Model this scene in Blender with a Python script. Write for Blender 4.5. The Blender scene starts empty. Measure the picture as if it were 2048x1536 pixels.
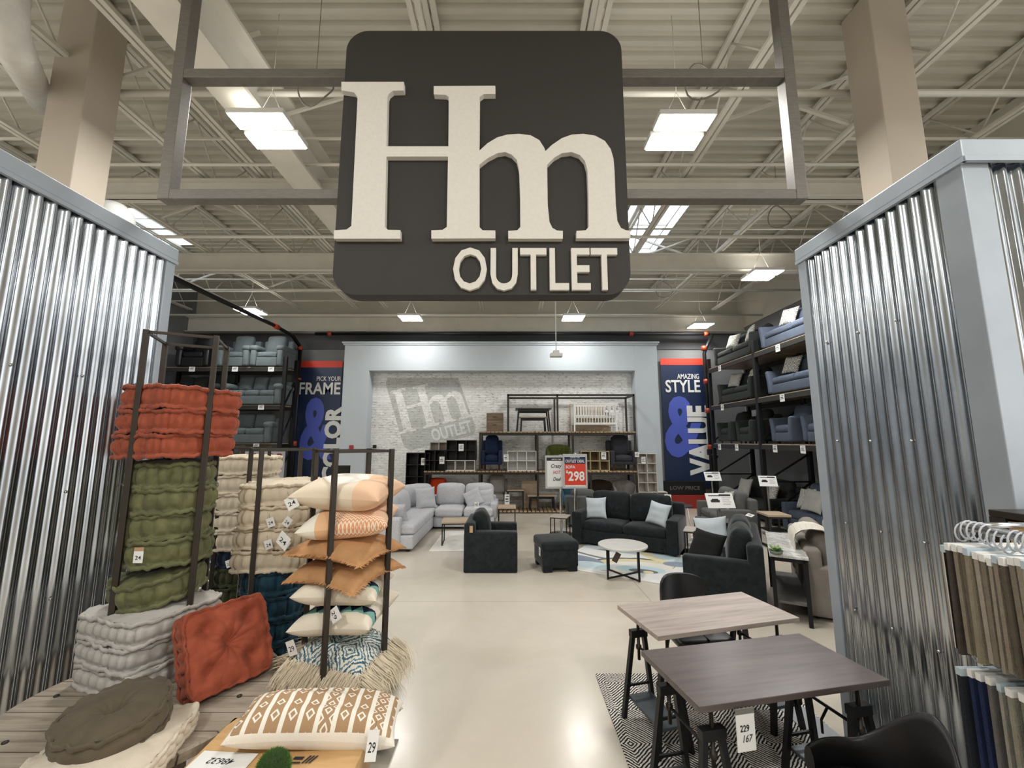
import bpy, bmesh, math, random
from mathutils import Matrix, Vector, Euler
from math import sin, cos, pi, radians as R
SC = bpy.context.scene
COL = SC.collection
random.seed(7)
# ---------------------------------------------------------------- camera, world, exposure
FPX, PITCH, CAMH = 830.0, math.atan(114 / 830.0), 2.0
cd = bpy.data.cameras.new('camera'); cam = bpy.data.objects.new('camera', cd); COL.objects.link(cam)
cam.location = (0, 0, CAMH); cam.rotation_euler = (pi / 2 + PITCH, 0, 0)
cd.sensor_width = 36; cd.lens = FPX / 2048 * 36; cd.clip_start = .05; cd.clip_end = 200
SC.camera = cam
w = bpy.data.worlds.new('world'); SC.world = w; w.use_nodes = True
w.node_tree.nodes['Background'].inputs[0].default_value = (1.0, .99, .965, 1)
w.node_tree.nodes['Background'].inputs[1].default_value = 1.35
SC.view_settings.view_transform = 'Standard'; SC.view_settings.look = 'None'
SC.view_settings.gamma = 1; SC.view_settings.use_curve_mapping = False
SC.view_settings.exposure = 0.6
LAMP_W = 60
# lamps of the store: (x, y, z) of every twin-panel high-bay fixture, the near ones, the far ones and those behind the photographer
FIXTURES = [(-2.76, 4.28, 5.5), (1.9, 4.3, 5.5), (-7.1, 10.9, 5.5), (-2.9, 11.5, 5.5), (1.75, 11.5, 5.5), (5.75, 12.3, 5.5), (5.3, 8.4, 5.5),
            (-7.6, 4.6, 5.5), (-2.6, -1.5, 5.5), (2.2, -1.5, 5.5), (-6.5, 1.0, 5.5), (6.0, 1.6, 5.5), (0, -6.0, 5.5)]
for i, (x, y, z) in enumerate(FIXTURES):
    for s in (-1, 1):
        ld = bpy.data.lights.new('lamp_light', 'AREA'); ld.shape = 'RECTANGLE'; ld.size = .56; ld.size_y = .21
        ld.energy = LAMP_W * .5 * (1.35 if y < 0 else .5 if y > 10.5 else 1.05); ld.color = (1, .995, .98)
        lo = bpy.data.objects.new('lamp_light', ld); COL.objects.link(lo); lo.location = (x, y + s * .158, z - .045)
    ud = bpy.data.lights.new('lamp_uplight', 'AREA'); ud.shape = 'RECTANGLE'; ud.size = .58; ud.size_y = .5; ud.energy = 2.5; ud.color = (1, .96, .89)  # added upward fill that brightens the ceiling, not a part of the fixtures
    uo = bpy.data.objects.new('lamp_uplight', ud); COL.objects.link(uo); uo.location = (x, y, z + .13); uo.rotation_euler = (pi, 0, 0)

# ---------------------------------------------------------------- pixel rays of the photograph -> points in the place
def ray(px, py):
    a, b, c = px - 1024, -(py - 768), FPX
    return a, c * cos(PITCH) - b * sin(PITCH), b * cos(PITCH) + c * sin(PITCH)
def F(px, py, z=0.0):
    r = ray(px, py); t = (z - CAMH) / r[2]; return r[0] * t, r[1] * t
def W(px, py, Y):
    r = ray(px, py); t = Y / r[1]; return r[0] * t, CAMH + r[2] * t

# ---------------------------------------------------------------- materials
def lin(c):
    return tuple((v / 12.92 if v <= .04045 else ((v + .055) / 1.055) ** 2.4) for v in c)
def hx(s):
    s = s.lstrip('#'); return lin(tuple(int(s[i:i + 2], 16) / 255 for i in (0, 2, 4)))
def newmat(name):
    m = bpy.data.materials.new(name); m.use_nodes = True; nt = m.node_tree
    return m, nt, nt.nodes['Principled BSDF']
class NX:
    """tiny node-expression helper"""
    def __init__(s, nt): s.nt = nt
    def co(s, kind='Object', scale=(1, 1, 1), rot=(0, 0, 0), loc=(0, 0, 0)):
        t = s.nt.nodes.new('ShaderNodeTexCoord'); m = s.nt.nodes.new('ShaderNodeMapping')
        m.inputs['Scale'].default_value = scale; m.inputs['Rotation'].default_value = rot; m.inputs['Location'].default_value = loc
        s.nt.links.new(t.outputs[kind], m.inputs[0]); return m.outputs[0]
    def sep(s, v):
        n = s.nt.nodes.new('ShaderNodeSeparateXYZ'); s.nt.links.new(v, n.inputs[0]); return n.outputs
    def put(s, inp, v):
        if isinstance(v, (int, float)): inp.default_value = v
        elif isinstance(v, tuple): inp.default_value = v if len(v) == 4 else (*v, 1)
        else: s.nt.links.new(v, inp)
    def m(s, op, a, b=0.0, c=0.0):
        n = s.nt.nodes.new('ShaderNodeMath'); n.operation = op
        for i, v in enumerate((a, b, c)): s.put(n.inputs[i], v)
        return n.outputs[0]
    def mix(s, f, a, b, mode='MIX'):
        n = s.nt.nodes.new('ShaderNodeMix'); n.data_type = 'RGBA'; n.blend_type = mode
        s.put(n.inputs[0], f); s.put(n.inputs[6], a); s.put(n.inputs[7], b); return n.outputs[2]
    def noise(s, v, scale, detail=3, rough=.55, dist=0.0, out=0):
        n = s.nt.nodes.new('ShaderNodeTexNoise'); s.nt.links.new(v, n.inputs['Vector'])
        n.inputs['Scale'].default_value = scale; n.inputs['Detail'].default_value = detail
        n.inputs['Roughness'].default_value = rough; n.inputs['Distortion'].default_value = dist; return n.outputs[out]
    def ramp(s, f, stops, mode='LINEAR'):
        n = s.nt.nodes.new('ShaderNodeValToRGB'); n.color_ramp.interpolation = mode; s.put(n.inputs[0], f)
        e = n.color_ramp.elements
        while len(e) < len(stops): e.new(.5)
        for el, (p, c) in zip(e, stops): el.position = p; el.color = (*c, 1)
        return n.outputs[0]
    def bump(s, h, strength, dist=.01):
        n = s.nt.nodes.new('ShaderNodeBump'); n.inputs['Strength'].default_value = strength
        n.inputs['Distance'].default_value = dist; s.nt.links.new(h, n.inputs['Height']); return n.outputs[0]
MC = {}
def mat(name, col, rough=.6, metal=0.0, var=0.0, vs=6.0, bump=0.0, bs=200.0, bd=.003, stretch=(1, 1, 1), spec=.5, sheen=0.0, emis=0.0):
    if name in MC: return MC[name]
    m, nt, b = newmat(name); x = NX(nt); c = hx(col)
    b.inputs['Roughness'].default_value = rough; b.inputs['Metallic'].default_value = metal
    b.inputs['Specular IOR Level'].default_value = spec
    if sheen: b.inputs['Sheen Weight'].default_value = sheen; b.inputs['Sheen Roughness'].default_value = .4
    if var or bump: v = x.co('Object', stretch)
    if var:
        n = x.noise(v, vs, 4)
        x.put(b.inputs['Base Color'], x.ramp(n, [(.3, tuple(k * (1 - var) for k in c)), (.7, tuple(min(1, k * (1 + var)) for k in c))]))
    else: b.inputs['Base Color'].default_value = (*c, 1)
    if bump: x.put(b.inputs['Normal'], x.bump(x.noise(v, bs, 2), bump, bd))
    if emis: b.inputs['Emission Color'].default_value = (*c, 1); b.inputs['Emission Strength'].default_value = emis
    MC[name] = m; return m
def fab(name, col, var=.16, rough=.9, bump=.5, vs=9, bs=260): return mat(name, col, rough, 0, var, vs, bump, bs, .004, spec=.25, sheen=.06)

# ---------------------------------------------------------------- mesh builder
class MB:
    def __init__(s): s.v = []; s.f = []; s.sm = []; s.M = Matrix(); s.mi = []; s.cur = 0
    def add(s, vs, fs, smooth=False):
        o = len(s.v); M = s.M; s.v += [tuple(M @ Vector(p)) for p in vs]
        for f in fs: s.f.append(tuple(i + o for i in f)); s.sm.append(smooth); s.mi.append(s.cur)
        return s
    def box(s, x0, x1, y0, y1, z0, z1):
        return s.add([(x, y, z) for x in (x0, x1) for y in (y0, y1) for z in (z0, z1)],
                     [(0, 1, 3, 2), (4, 6, 7, 5), (0, 4, 5, 1), (2, 3, 7, 6), (0, 2, 6, 4), (1, 5, 7, 3)])
    def bb(s, x0, x1, y0, y1, z0, z1, c=.006):
        """box with chamfered edges"""
        return s.rbox(((x0 + x1) / 2, (y0 + y1) / 2, (z0 + z1) / 2), (x1 - x0, y1 - y0, z1 - z0), c, mids=0, arc=1, smooth=False)
    def rbox(s, c, size, r, puff=(0, 0, 0), mids=5, arc=3, wob=0.0, seed=0, smooth=True):
        h = [k / 2 for k in size]; r = min(r, min(h) * .98); ax = []
        for k in h:
            e = [i / arc * r for i in range(arc)]
            l = [-k + q for q in e] + [-(k - r) + 2 * (k - r) * i / (mids + 1) for i in range(mids + 2)] + [k - q for q in reversed(e)]
            ax.append(l)
        key = {}; vs = []; fs = []; rnd = random.Random(seed); ph = [rnd.random() * 6 for _ in range(3)]
        def vid(p):
            kk = tuple(round(q, 5) for q in p)
            if kk in key: return key[kk]
            inner = [max(-(h[i] - r), min(h[i] - r, p[i])) for i in range(3)]
            d = Vector([p[i] - inner[i] for i in range(3)])
            if d.length > 1e-9: d = d.normalized() * r
            q = [inner[i] + d[i] for i in range(3)]
            n = [q[i] / h[i] for i in range(3)]
            for i in range(3):
                if puff[i]:
                    a, b = [j for j in range(3) if j != i]
                    q[i] += puff[i] * n[i] * (1 - n[a] ** 2) * (1 - n[b] ** 2)
            if wob:
                q[2] += wob * sin(5 * n[0] + ph[0]) * sin(4 * n[1] + ph[1]); q[1] += wob * sin(4 * n[0] + ph[2]) * sin(5 * n[2] + ph[0])
            key[kk] = len(vs); vs.append((q[0] + c[0], q[1] + c[1], q[2] + c[2])); return key[kk]
        for i in range(3):
            a, b = (i + 1) % 3, (i + 2) % 3
            for sg in (-1, 1):
                for u in range(len(ax[a]) - 1):
                    for w_ in range(len(ax[b]) - 1):
                        q = []
                        for (uu, ww) in ((u, w_), (u + 1, w_), (u + 1, w_ + 1), (u, w_ + 1)):
                            p = [0, 0, 0]; p[i] = sg * h[i]; p[a] = ax[a][uu]; p[b] = ax[b][ww]; q.append(vid(p))
                        if sg < 0: q.reverse()
                        if len(set(q)) == 4: fs.append(tuple(q))
        return s.add(vs, fs, smooth)
    def tube(s, pts, r, n=8, smooth=True, cap=True):
        rs = r if isinstance(r, (list, tuple)) else [r] * len(pts)
        vs = []; fs = []; P = [Vector(p) for p in pts]; up = None
        for i, p in enumerate(P):
            d = (P[min(i + 1, len(P) - 1)] - P[max(i - 1, 0)]).normalized()
            if up is None:
                up = Vector((0, 0, 1)) if abs(d.z) < .9 else Vector((0, 1, 0))
            sx = d.cross(up).normalized(); up = sx.cross(d).normalized()
            for k in range(n):
                a = 2 * pi * (k + .5) / n; vs.append(tuple(p + (sx * cos(a) + up * sin(a)) * rs[i]))
        for i in range(len(P) - 1):
            for k in range(n): fs.append((i * n + k, i * n + (k + 1) % n, (i + 1) * n + (k + 1) % n, (i + 1) * n + k))
        if cap: fs += [tuple(range(n)), tuple(range((len(P) - 1) * n, len(P) * n))]
        return s.add(vs, fs, smooth)
    def bar(s, a, b, w_=.03, h=None):
        """square bar between two points"""
        h = h or w_; a = Vector(a); b = Vector(b); d = (b - a).normalized()
        up = Vector((0, 0, 1)) if abs(d.z) < .95 else Vector((0, 1, 0))
        sx = d.cross(up).normalized() * w_ / 2; u = sx.cross(d).normalized() * h / 2
        vs = [tuple(p + sx * i + u * j) for p in (a, b) for i, j in ((-1, -1), (1, -1), (1, 1), (-1, 1))]
        return s.add(vs, [(0, 1, 2, 3), (7, 6, 5, 4), (0, 4, 5, 1), (1, 5, 6, 2), (2, 6, 7, 3), (3, 7, 4, 0)])
    def lathe(s, prof, n=24, c=(0, 0, 0), smooth=True, close=False):
        vs = []; fs = []
        for r, z in prof:
            for k in range(n): a = 2 * pi * k / n; vs.append((c[0] + r * cos(a), c[1] + r * sin(a), c[2] + z))
        for i in range(len(prof) - 1):
            for k in range(n): fs.append((i * n + k, i * n + (k + 1) % n, (i + 1) * n + (k + 1) % n, (i + 1) * n + k))
        fs += [tuple(reversed(range(n))), tuple(range((len(prof) - 1) * n, len(prof) * n))]
        return s.add(vs, fs, smooth)
    def prism(s, poly, z0, z1, plane='xz'):
        """extruded outline; plane xz -> depth along y, xy -> depth along z, yz -> along x"""
        f = {'xz': lambda a, b, d: (a, d, b), 'xy': lambda a, b, d: (a, b, d), 'yz': lambda a, b, d: (d, a, b)}[plane]
        n = len(poly); vs = [f(a, b, z0) for a, b in poly] + [f(a, b, z1) for a, b in poly]
        fs = [tuple(range(n)), tuple(range(2 * n - 1, n - 1, -1))] + [(i, (i + 1) % n, n + (i + 1) % n, n + i) for i in range(n)]
        return s.add(vs, fs)
    def grid(s, fn, nu, nv, smooth=True, wrap=False):
        vs = [fn(i / nu, j / nv) for j in range(nv + 1) for i in range(nu + (0 if wrap else 1))]; m = nu if wrap else nu + 1
        fs = [(j * m + i, j * m + (i + 1) % m, (j + 1) * m + (i + 1) % m, (j + 1) * m + i) for j in range(nv) for i in range(nu)]
        return s.add(vs, fs, smooth)
    def build(s, name, material, parent=None, loc=None, rot=None):
        me = bpy.data.meshes.new(name); me.from_pydata(s.v, [], s.f)
        me.polygons.foreach_set('use_smooth', s.sm)
        for m_ in (material if isinstance(material, list) else [material]): me.materials.append(m_)
        if isinstance(material, list): me.polygons.foreach_set('material_index', s.mi)
        bm = bmesh.new(); bm.from_mesh(me); bmesh.ops.recalc_face_normals(bm, faces=bm.faces); bm.to_mesh(me); bm.free()
        me.update(); o = bpy.data.objects.new(name, me); COL.objects.link(o)
        if parent: o.parent = parent
        if loc: o.location = loc
        if rot: o.rotation_euler = rot
        return o
def tag(o, label, cat=None, group=None, kind=None):
    o['label'] = label
    if cat: o['category'] = cat
    if group: o['group'] = group
    if kind: o['kind'] = kind
    return o
def thing(name, label, cat, loc=(0, 0, 0), rz=0.0, group=None, rot=None):
    o = bpy.data.objects.new(name, None); COL.objects.link(o); o.empty_display_size = .1
    o.location = loc; o.rotation_euler = rot or (0, 0, rz); return tag(o, label, cat, group)
def struct(name, mb, m, label=None):
    o = mb.build(name, m); o['kind'] = 'structure'
    if label: o['label'] = label
    return o
def copy_tree(o, parent=None):
    c = o.copy(); COL.objects.link(c)
    if parent: c.parent = parent
    for ch in list(o.children): copy_tree(ch, c)
    return c
def place(src, label, loc, rz=None, group=None, rot=None, scale=None):
    """first use moves the source itself; later uses copy it with all its parts"""
    o = src if not src.get('_u') else copy_tree(src)
    if '_u' in o and o is not src: pass
    src['_u'] = 1; o.location = loc
    if rot: o.rotation_euler = rot
    elif rz is not None: o.rotation_euler = (0, 0, rz)
    if scale: o.scale = (scale,) * 3 if isinstance(scale, (int, float)) else scale
    o['label'] = label
    if group: o['group'] = group
    return o
def text_geo(txt, bold=0.0, extrude=0.0, shear=0.0):
    cu = bpy.data.curves.new('t', 'FONT'); cu.body = txt; cu.size = 1; cu.offset = bold; cu.extrude = extrude; cu.resolution_u = 3; cu.shear = shear
    o = bpy.data.objects.new('t', cu); COL.objects.link(o); dg = bpy.context.evaluated_depsgraph_get(); dg.update()
    me = bpy.data.meshes.new_from_object(o.evaluated_get(dg))
    vs = [tuple(v.co) for v in me.vertices]; fs = [tuple(p.vertices) for p in me.polygons]
    bpy.data.objects.remove(o); bpy.data.meshes.remove(me); bpy.data.curves.remove(cu); return vs, fs
def text_fit(mb, txt, x0, x1, z0, z1, y=0.0, bold=0.0, depth=0.0, rot90=False, shear=0.0, plane='xz', flip=False):
    """text stretched into a rectangle measured in the photograph; front at y, going back depth"""
    vs, fs = text_geo(txt, bold, .5 if depth else 0, shear)
    if rot90: vs = [(-b, a, c) for a, b, c in vs]
    xa = min(v[0] for v in vs); xb = max(v[0] for v in vs); ya = min(v[1] for v in vs); yb = max(v[1] for v in vs)
    out = []
    for a, b, c in vs:
        u = (a - xa) / (xb - xa); v = (b - ya) / (yb - ya)
        if flip: u, v = 1 - u, 1 - v
        X = x0 + u * (x1 - x0); Z = z0 + v * (z1 - z0); D = y - (c - .5) * depth if depth else y
        out.append((X, D, Z) if plane == 'xz' else (X, Z, -D))
    return mb.add(out, fs)
# soft, pinched throw pillow lying in the xy plane
def pillow(mb, w_=.5, h=.5, t=.18, n=22, pinch=.1, ear=.02, seed=0, c=(0, 0, 0), sag=0.0):
    rnd = random.Random(seed); ph = [rnd.random() * 6 for _ in range(4)]
    def P(u, v, sg):
        a = 2 * u - 1; b = 2 * v - 1
        a = math.copysign(1 - (1 - abs(a)) ** 1.5, a); b = math.copysign(1 - (1 - abs(b)) ** 1.5, b)
        x = a * w_ / 2 * (1 - pinch * (1 - b * b)); y = b * h / 2 * (1 - pinch * (1 - a * a))
        e = max(0, (1 - a ** 4) * (1 - b ** 4)); z = sg * t / 2 * e ** .5 * (1 + .1 * sin(3 * a + ph[0]) * sin(3 * b + ph[1]))
        z += (1 - a * a) * .006 * sin(9 * b + ph[2]) * e
        z -= sag * (a * a + b * b) * .5
        return (c[0] + x, c[1] + y, c[2] + z)
    mb.grid(lambda u, v: P(u, v, 1), n, n); mb.grid(lambda u, v: P(u, 1 - v, -1), n, n)
    return mb
# tufted floor cushion with rolled edges and pleated sides; z from 0 to t
def tufted(mb, R_=.27, t=.14, square=False, pleats=22, tufts=None, seed=0, dip=.035, n=132, pa=.026):
    rnd = random.Random(seed); ph = [rnd.random() * 6 for _ in range(5)]; tufts = tufts or [(0, 0)]
    def rad(a):
        if not square: return R_ * (1 + .012 * sin(3 * a + ph[0]))
        k = 9; return R_ / ((abs(cos(a)) ** k + abs(sin(a)) ** k) ** (1 / k)) * (1 + .008 * sin(5 * a + ph[0]))
    ang = []; 
    for i in range(n):
        if square:
            q = i / n * 4; sd = int(q); f_ = (q - sd) * 2 - 1; ang.append(math.atan2(f_, 1) + sd * pi / 2)
        else: ang.append(2 * pi * i / n)
    rows = [(.0, 0, 0, 0)]
    prof = []
    for k in range(1, 12): prof.append((k * .08, .012, 0, 0))
    prof += [(.93, .006, 0, .2), (.965, -.004, 0, .4), (.99, .002, 0, .5), (.985, .016, 0, .5), (.95, .022, 0, .5), (.915, .024, 0, .5)]
    side = [(.95, .24, .5), (.98, .33, .9), (.99, .42, 1), (.992, .5, 1), (.99, .58, 1), (.98, .67, .9), (.95, .76, .5)]
    full = [('b', *p) for p in prof] + [('s', *p) for p in side] + [('t', *p) for p in reversed(prof)]
    vs = []; fs = []
    for kind, *p in full:
        for i, a in enumerate(ang):
            r0 = rad(a); pl = abs(sin(pleats * i / n * pi)) ** .5; wav = .004 * sin(17 * a + ph[1]) + .004 * sin(7 * a + ph[2])
            if kind == 's':
                r = r0 * p[0] + pa * (pl - .8) * p[2]; z = t * p[1]
            else:
                r = r0 * p[0] + .007 * p[3] * sin(pleats * .73 * a + ph[4]); zz = p[1] + (.003 * sin(pleats * 1.7 * a) if p[0] > .9 else 0)
                z = zz + wav * (1 if p[0] > .9 else .3); 
                if kind == 't': z = t - z
                if p[0] < .92:
                    x, y = r * cos(a), r * sin(a)
                    puff = .03 * (1 - (p[0] / .95) ** 4)
                    dd = sum(dip * math.exp(-((x - tx) ** 2 + (y - ty) ** 2) / (R_ * .2) ** 2) for tx, ty in tufts)
                    dd -= .004 * abs(sin(6 * a + ph[3]))
                    z = (t - .012 + puff - dd) if kind == 't' else (.012 - puff * .2)
            vs.append((r * cos(a), r * sin(a), z))
    m = len(full)
    for j in range(m - 1):
        for i in range(n): fs.append((j * n + i, j * n + (i + 1) % n, (j + 1) * n + (i + 1) % n, (j + 1) * n + i))
    ctop = t + .018 - sum(dip * math.exp(-(tx * tx + ty * ty) / (R_ * .2) ** 2) for tx, ty in tufts)
    vs.append((0, 0, .006)); vs.append((0, 0, ctop)); b = len(vs) - 2
    for i in range(n): fs.append((b, (i + 1) % n, i)); fs.append((b + 1, (m - 1) * n + i, (m - 1) * n + (i + 1) % n))
    return mb.add(vs, fs, True)
# ---------------------------------------------------------------- special materials
def m_floor():
    m, nt, b = newmat('polished_concrete'); x = NX(nt); v = x.co('Object')
    n1 = x.noise(v, .55, 6, .6, .4); n2 = x.noise(v, 9, 5, .7); n3 = x.noise(v, 60, 3, .6)
    c = x.ramp(n1, [(.3, hx('#bfb5a4')), (.5, hx('#cac1b2')), (.72, hx('#d5ccbe'))])
    c = x.mix(x.m('MULTIPLY', n2, .2), c, hx('#9a907f')); c = x.mix(x.m('MULTIPLY', n3, .12), c, hx('#ded7ca'))
    s = x.sep(v)
    j = x.m('LESS_THAN', x.m('ABSOLUTE', x.m('SUBTRACT', x.m('FRACT', x.m('DIVIDE', x.m('ADD', s[1], 1.2), 4.5)), .5)), .0008)
    j2 = x.m('LESS_THAN', x.m('ABSOLUTE', x.m('SUBTRACT', x.m('FRACT', x.m('DIVIDE', x.m('ADD', s[0], .5), 4.5)), .5)), .0008)
    c = x.mix(x.m('MULTIPLY', x.m('MAXIMUM', j, j2), .6), c, hx('#6b6152'))
    x.put(b.inputs['Base Color'], c); x.put(b.inputs['Roughness'], x.m('ADD', x.m('MULTIPLY', n2, .12), .15))
    b.inputs['Specular IOR Level'].default_value = .6
    x.put(b.inputs['Normal'], x.bump(n2, .04, .004)); return m
def m_galv():
    m, nt, b = newmat('galvanised_corrugated_steel'); x = NX(nt); v = x.co('Object', (1, 1, .4))
    n = x.noise(v, 5, 3); n2 = x.noise(x.co('Object', (1, 1, .12)), 30, 3); n3 = x.noise(x.co('Object', (1, 1, .35)), 2.0, 1)
    x.put(b.inputs['Base Color'], x.ramp(n, [(.3, hx('#9aa0a6')), (.7, hx('#c2c8ce'))]))
    b.inputs['Metallic'].default_value = 1
    x.put(b.inputs['Roughness'], x.m('ADD', x.m('MULTIPLY', n2, .16), .12))
    x.put(b.inputs['Normal'], x.bump(x.m('ADD', x.m('MULTIPLY', n, .12), n3), .12, .02)); return m
def m_brick(name, tint):
    m, nt, b = newmat(name); x = NX(nt); v = x.co('Object', (1, 1, 1), (R(90), 0, 0))
    br = nt.nodes.new('ShaderNodeTexBrick'); nt.links.new(v, br.inputs[0])
    br.inputs['Scale'].default_value = 1; br.inputs['Brick Width'].default_value = .23; br.inputs['Row Height'].default_value = .078
    br.inputs['Mortar Size'].default_value = .011; br.inputs['Mortar Smooth'].default_value = .3
    br.inputs['Color1'].default_value = (*hx('#dcdcd9'), 1); br.inputs['Color2'].default_value = (*hx('#efefed'), 1); br.inputs['Mortar'].default_value = (*hx('#d2d1cd'), 1)
    n = x.noise(v, 3.2, 5, .7, .3); n2 = x.noise(x.co('Object', (1, 1, 3.2)), 9, 4, .6)
    c = x.mix(x.ramp(n2, [(.56, (0, 0, 0)), (.62, (.8,) * 3)]), br.outputs[0], hx('#8f8d88'))
    c = x.mix(x.ramp(n, [(.42, (0, 0, 0)), (.62, (.6,) * 3)]), c, hx('#ecedec'))
    c = x.mix(1.0, c, tint, 'MULTIPLY')
    x.put(b.inputs['Base Color'], c); b.inputs['Roughness'].default_value = .8
    x.put(b.inputs['Normal'], x.bump(br.outputs[1], -.5, .01)); return m
def m_wood(name, c1, c2, scale=1.0, axis='x', rough=.45, planks=0.0, bump=.1):
    m, nt, b = newmat(name); x = NX(nt)
    st = (1.2, 14, 14) if axis == 'x' else (14, 1.2, 14) if axis == 'y' else (14, 14, 1.2)
    v = x.co('Object', tuple(k * scale for k in st)); n = x.noise(v, 1.0, 5, .65, .6); nb = x.noise(v, 4.0, 3, .6)
    c = x.ramp(x.m('ADD', x.m('MULTIPLY', n, .75), x.m('MULTIPLY', nb, .25)), [(.34, hx(c1)), (.66, hx(c2))])
    if planks:
        s = x.sep(x.co('Object')); q = x.m('FRACT', x.m('DIVIDE', s[1 if axis == 'x' else 0], planks))
        g = x.m('LESS_THAN', q, .05); c = x.mix(x.m('MULTIPLY', g, .8), c, hx('#2a241e'))
    x.put(b.inputs['Base Color'], c); b.inputs['Roughness'].default_value = rough
    if bump: x.put(b.inputs['Normal'], x.bump(n, bump, .002))
    return m
def base_pat(name, rough=.9):
    m, nt, b = newmat(name); b.inputs['Roughness'].default_value = rough; b.inputs['Specular IOR Level'].default_value = .2
    x = NX(nt); x.put(b.inputs['Normal'], x.bump(x.noise(x.co('Object'), 280, 2), .5, .003)); return m, b, x
def tri(x, s, per):  # triangle wave 0..1
    return x.m('MULTIPLY', x.m('ABSOLUTE', x.m('SUBTRACT', x.m('FRACT', x.m('DIVIDE', s, per)), .5)), 2)
def m_ogee():
    m, b, x = base_pat('lattice_print_fabric'); s = x.sep(x.co('Object'))
    d = x.m('ADD', tri(x, s[0], .24), tri(x, s[1], .24)); k = x.m('FRACT', x.m('MULTIPLY', d, 1.5))
    x.put(b.inputs['Base Color'], x.ramp(k, [(0, hx('#dddad2')), (.36, hx('#777875')), (.6, hx('#d6d3ca')), (.84, hx('#55575a'))], 'CONSTANT')); return m
def m_chev(name, c1, c2, per=.02, amp=.012, wl=.03, cut=.5):
    m, b, x = base_pat(name); s = x.sep(x.co('Object'))
    t = x.m('ADD', s[1], x.m('MULTIPLY', tri(x, s[0], wl), amp)); k = x.m('LESS_THAN', x.m('FRACT', x.m('DIVIDE', t, per)), cut)
    x.put(b.inputs['Base Color'], x.mix(k, hx(c1), hx(c2))); return m
def m_peach_arc():
    m, b, x = base_pat('peach_colour_block_fabric'); s = x.sep(x.co('Object'))
    d = x.m('SQRT', x.m('ADD', x.m('POWER', x.m('ADD', s[0], .02), 2), x.m('POWER', x.m('ADD', s[1], .03), 2)))
    c = x.mix(x.m('LESS_THAN', d, .13), hx('#e5d6bf'), hx('#efeae0')); c = x.mix(x.m('GREATER_THAN', s[0], .1), c, hx('#e6c0a0')); x.put(b.inputs['Base Color'], c); return m
def m_peach_chev():
    m, b, x = base_pat('peach_zigzag_fabric'); s = x.sep(x.co('Object'))
    t = x.m('ADD', s[1], x.m('MULTIPLY', tri(x, s[0], .022), .012)); k = x.m('LESS_THAN', x.m('FRACT', x.m('DIVIDE', t, .016)), .5)
    zz = x.mix(k, hx('#f0dcc4'), hx('#dc9c73')); d = x.m('LESS_THAN', s[0], -.07); c = x.mix(d, zz, hx('#e2b68c'))
    x.put(b.inputs['Base Color'], x.mix(x.m('LESS_THAN', s[0], -.15), c, hx('#e9e3d4'))); return m
def m_lumbar():
    m, b, x = base_pat('tan_and_ivory_tribal_weave'); s = x.sep(x.co('Object'))
    col = x.m('DIVIDE', s[0], .072); fr = x.m('FRACT', col); white = x.m('LESS_THAN', fr, .27)
    u = x.m('DIVIDE', x.m('SUBTRACT', fr, .635), .365)          # -1..1 inside each tan stripe
    au = x.m('ABSOLUTE', u); tv = tri(x, s[1], .058)
    dia = x.m('ADD', au, x.m('MULTIPLY', tv, 1.15)); ring = x.m('MULTIPLY', x.m('LESS_THAN', dia, .74), x.m('GREATER_THAN', dia, .42))
    odd = x.m('LESS_THAN', x.m('FRACT', x.m('MULTIPLY', x.m('FLOOR', col), .3334)), .3)
    zz = x.m('LESS_THAN', x.m('ABSOLUTE', x.m('SUBTRACT', x.m('FRACT', x.m('ADD', x.m('MULTIPLY', au, 1.0), tri(x, s[1], .05))), .5)), .14)
    pat = x.m('ADD', x.m('MULTIPLY', odd, zz), x.m('MULTIPLY', x.m('SUBTRACT', 1, odd), ring))
    c = x.mix(x.m('MINIMUM', x.m('MAXIMUM', white, pat), 1), hx('#a98a69'), hx('#ebe5d8'))
    edge = x.m('MAXIMUM', x.m('GREATER_THAN', x.m('ABSOLUTE', s[0]), .325), x.m('MAXIMUM', x.m('LESS_THAN', s[1], -.128), x.m('LESS_THAN', s[2], -.004))); x.put(b.inputs['Base Color'], x.mix(edge, c, hx('#eae3d6'))); return m
def m_navyteal():
    m, b, x = base_pat('ivory_navy_and_mint_applique'); s = x.sep(x.co('Object'))
    t = tri(x, s[0], .07); n = x.noise(x.co('Object'), 30, 3)
    band = x.m('LESS_THAN', x.m('ABSOLUTE', x.m('ADD', s[1], .12)), x.m('ADD', .02, x.m('MULTIPLY', n, .03)))
    in_ = x.m('LESS_THAN', x.m('ADD', s[1], .15), x.m('MULTIPLY', t, .06)); c = x.mix(in_, hx('#232a42'), hx('#7fb3a6'))
    x.put(b.inputs['Base Color'], x.mix(band, hx('#e3dac8'), c)); return m
def m_blueprint():
    m, b, x = base_pat('faded_blue_print_fabric'); v = x.co('Object'); s = x.sep(v)
    n = x.noise(v, 26, 4, .7, 1.2); d = x.m('ADD', tri(x, s[0], .2), tri(x, s[1], .2)); k = x.m('ADD', x.m('MULTIPLY', x.m('FRACT', x.m('MULTIPLY', d, 2)), .45), x.m('MULTIPLY', n, .55))
    x.put(b.inputs['Base Color'], x.ramp(k, [(0, hx('#3f5f72')), (.36, hx('#d9d6c8')), (.5, hx('#5b7f8f')), (.6, hx('#e2dfd3')), (.7, hx('#4c5f68'))], 'CONSTANT')); return m
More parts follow.
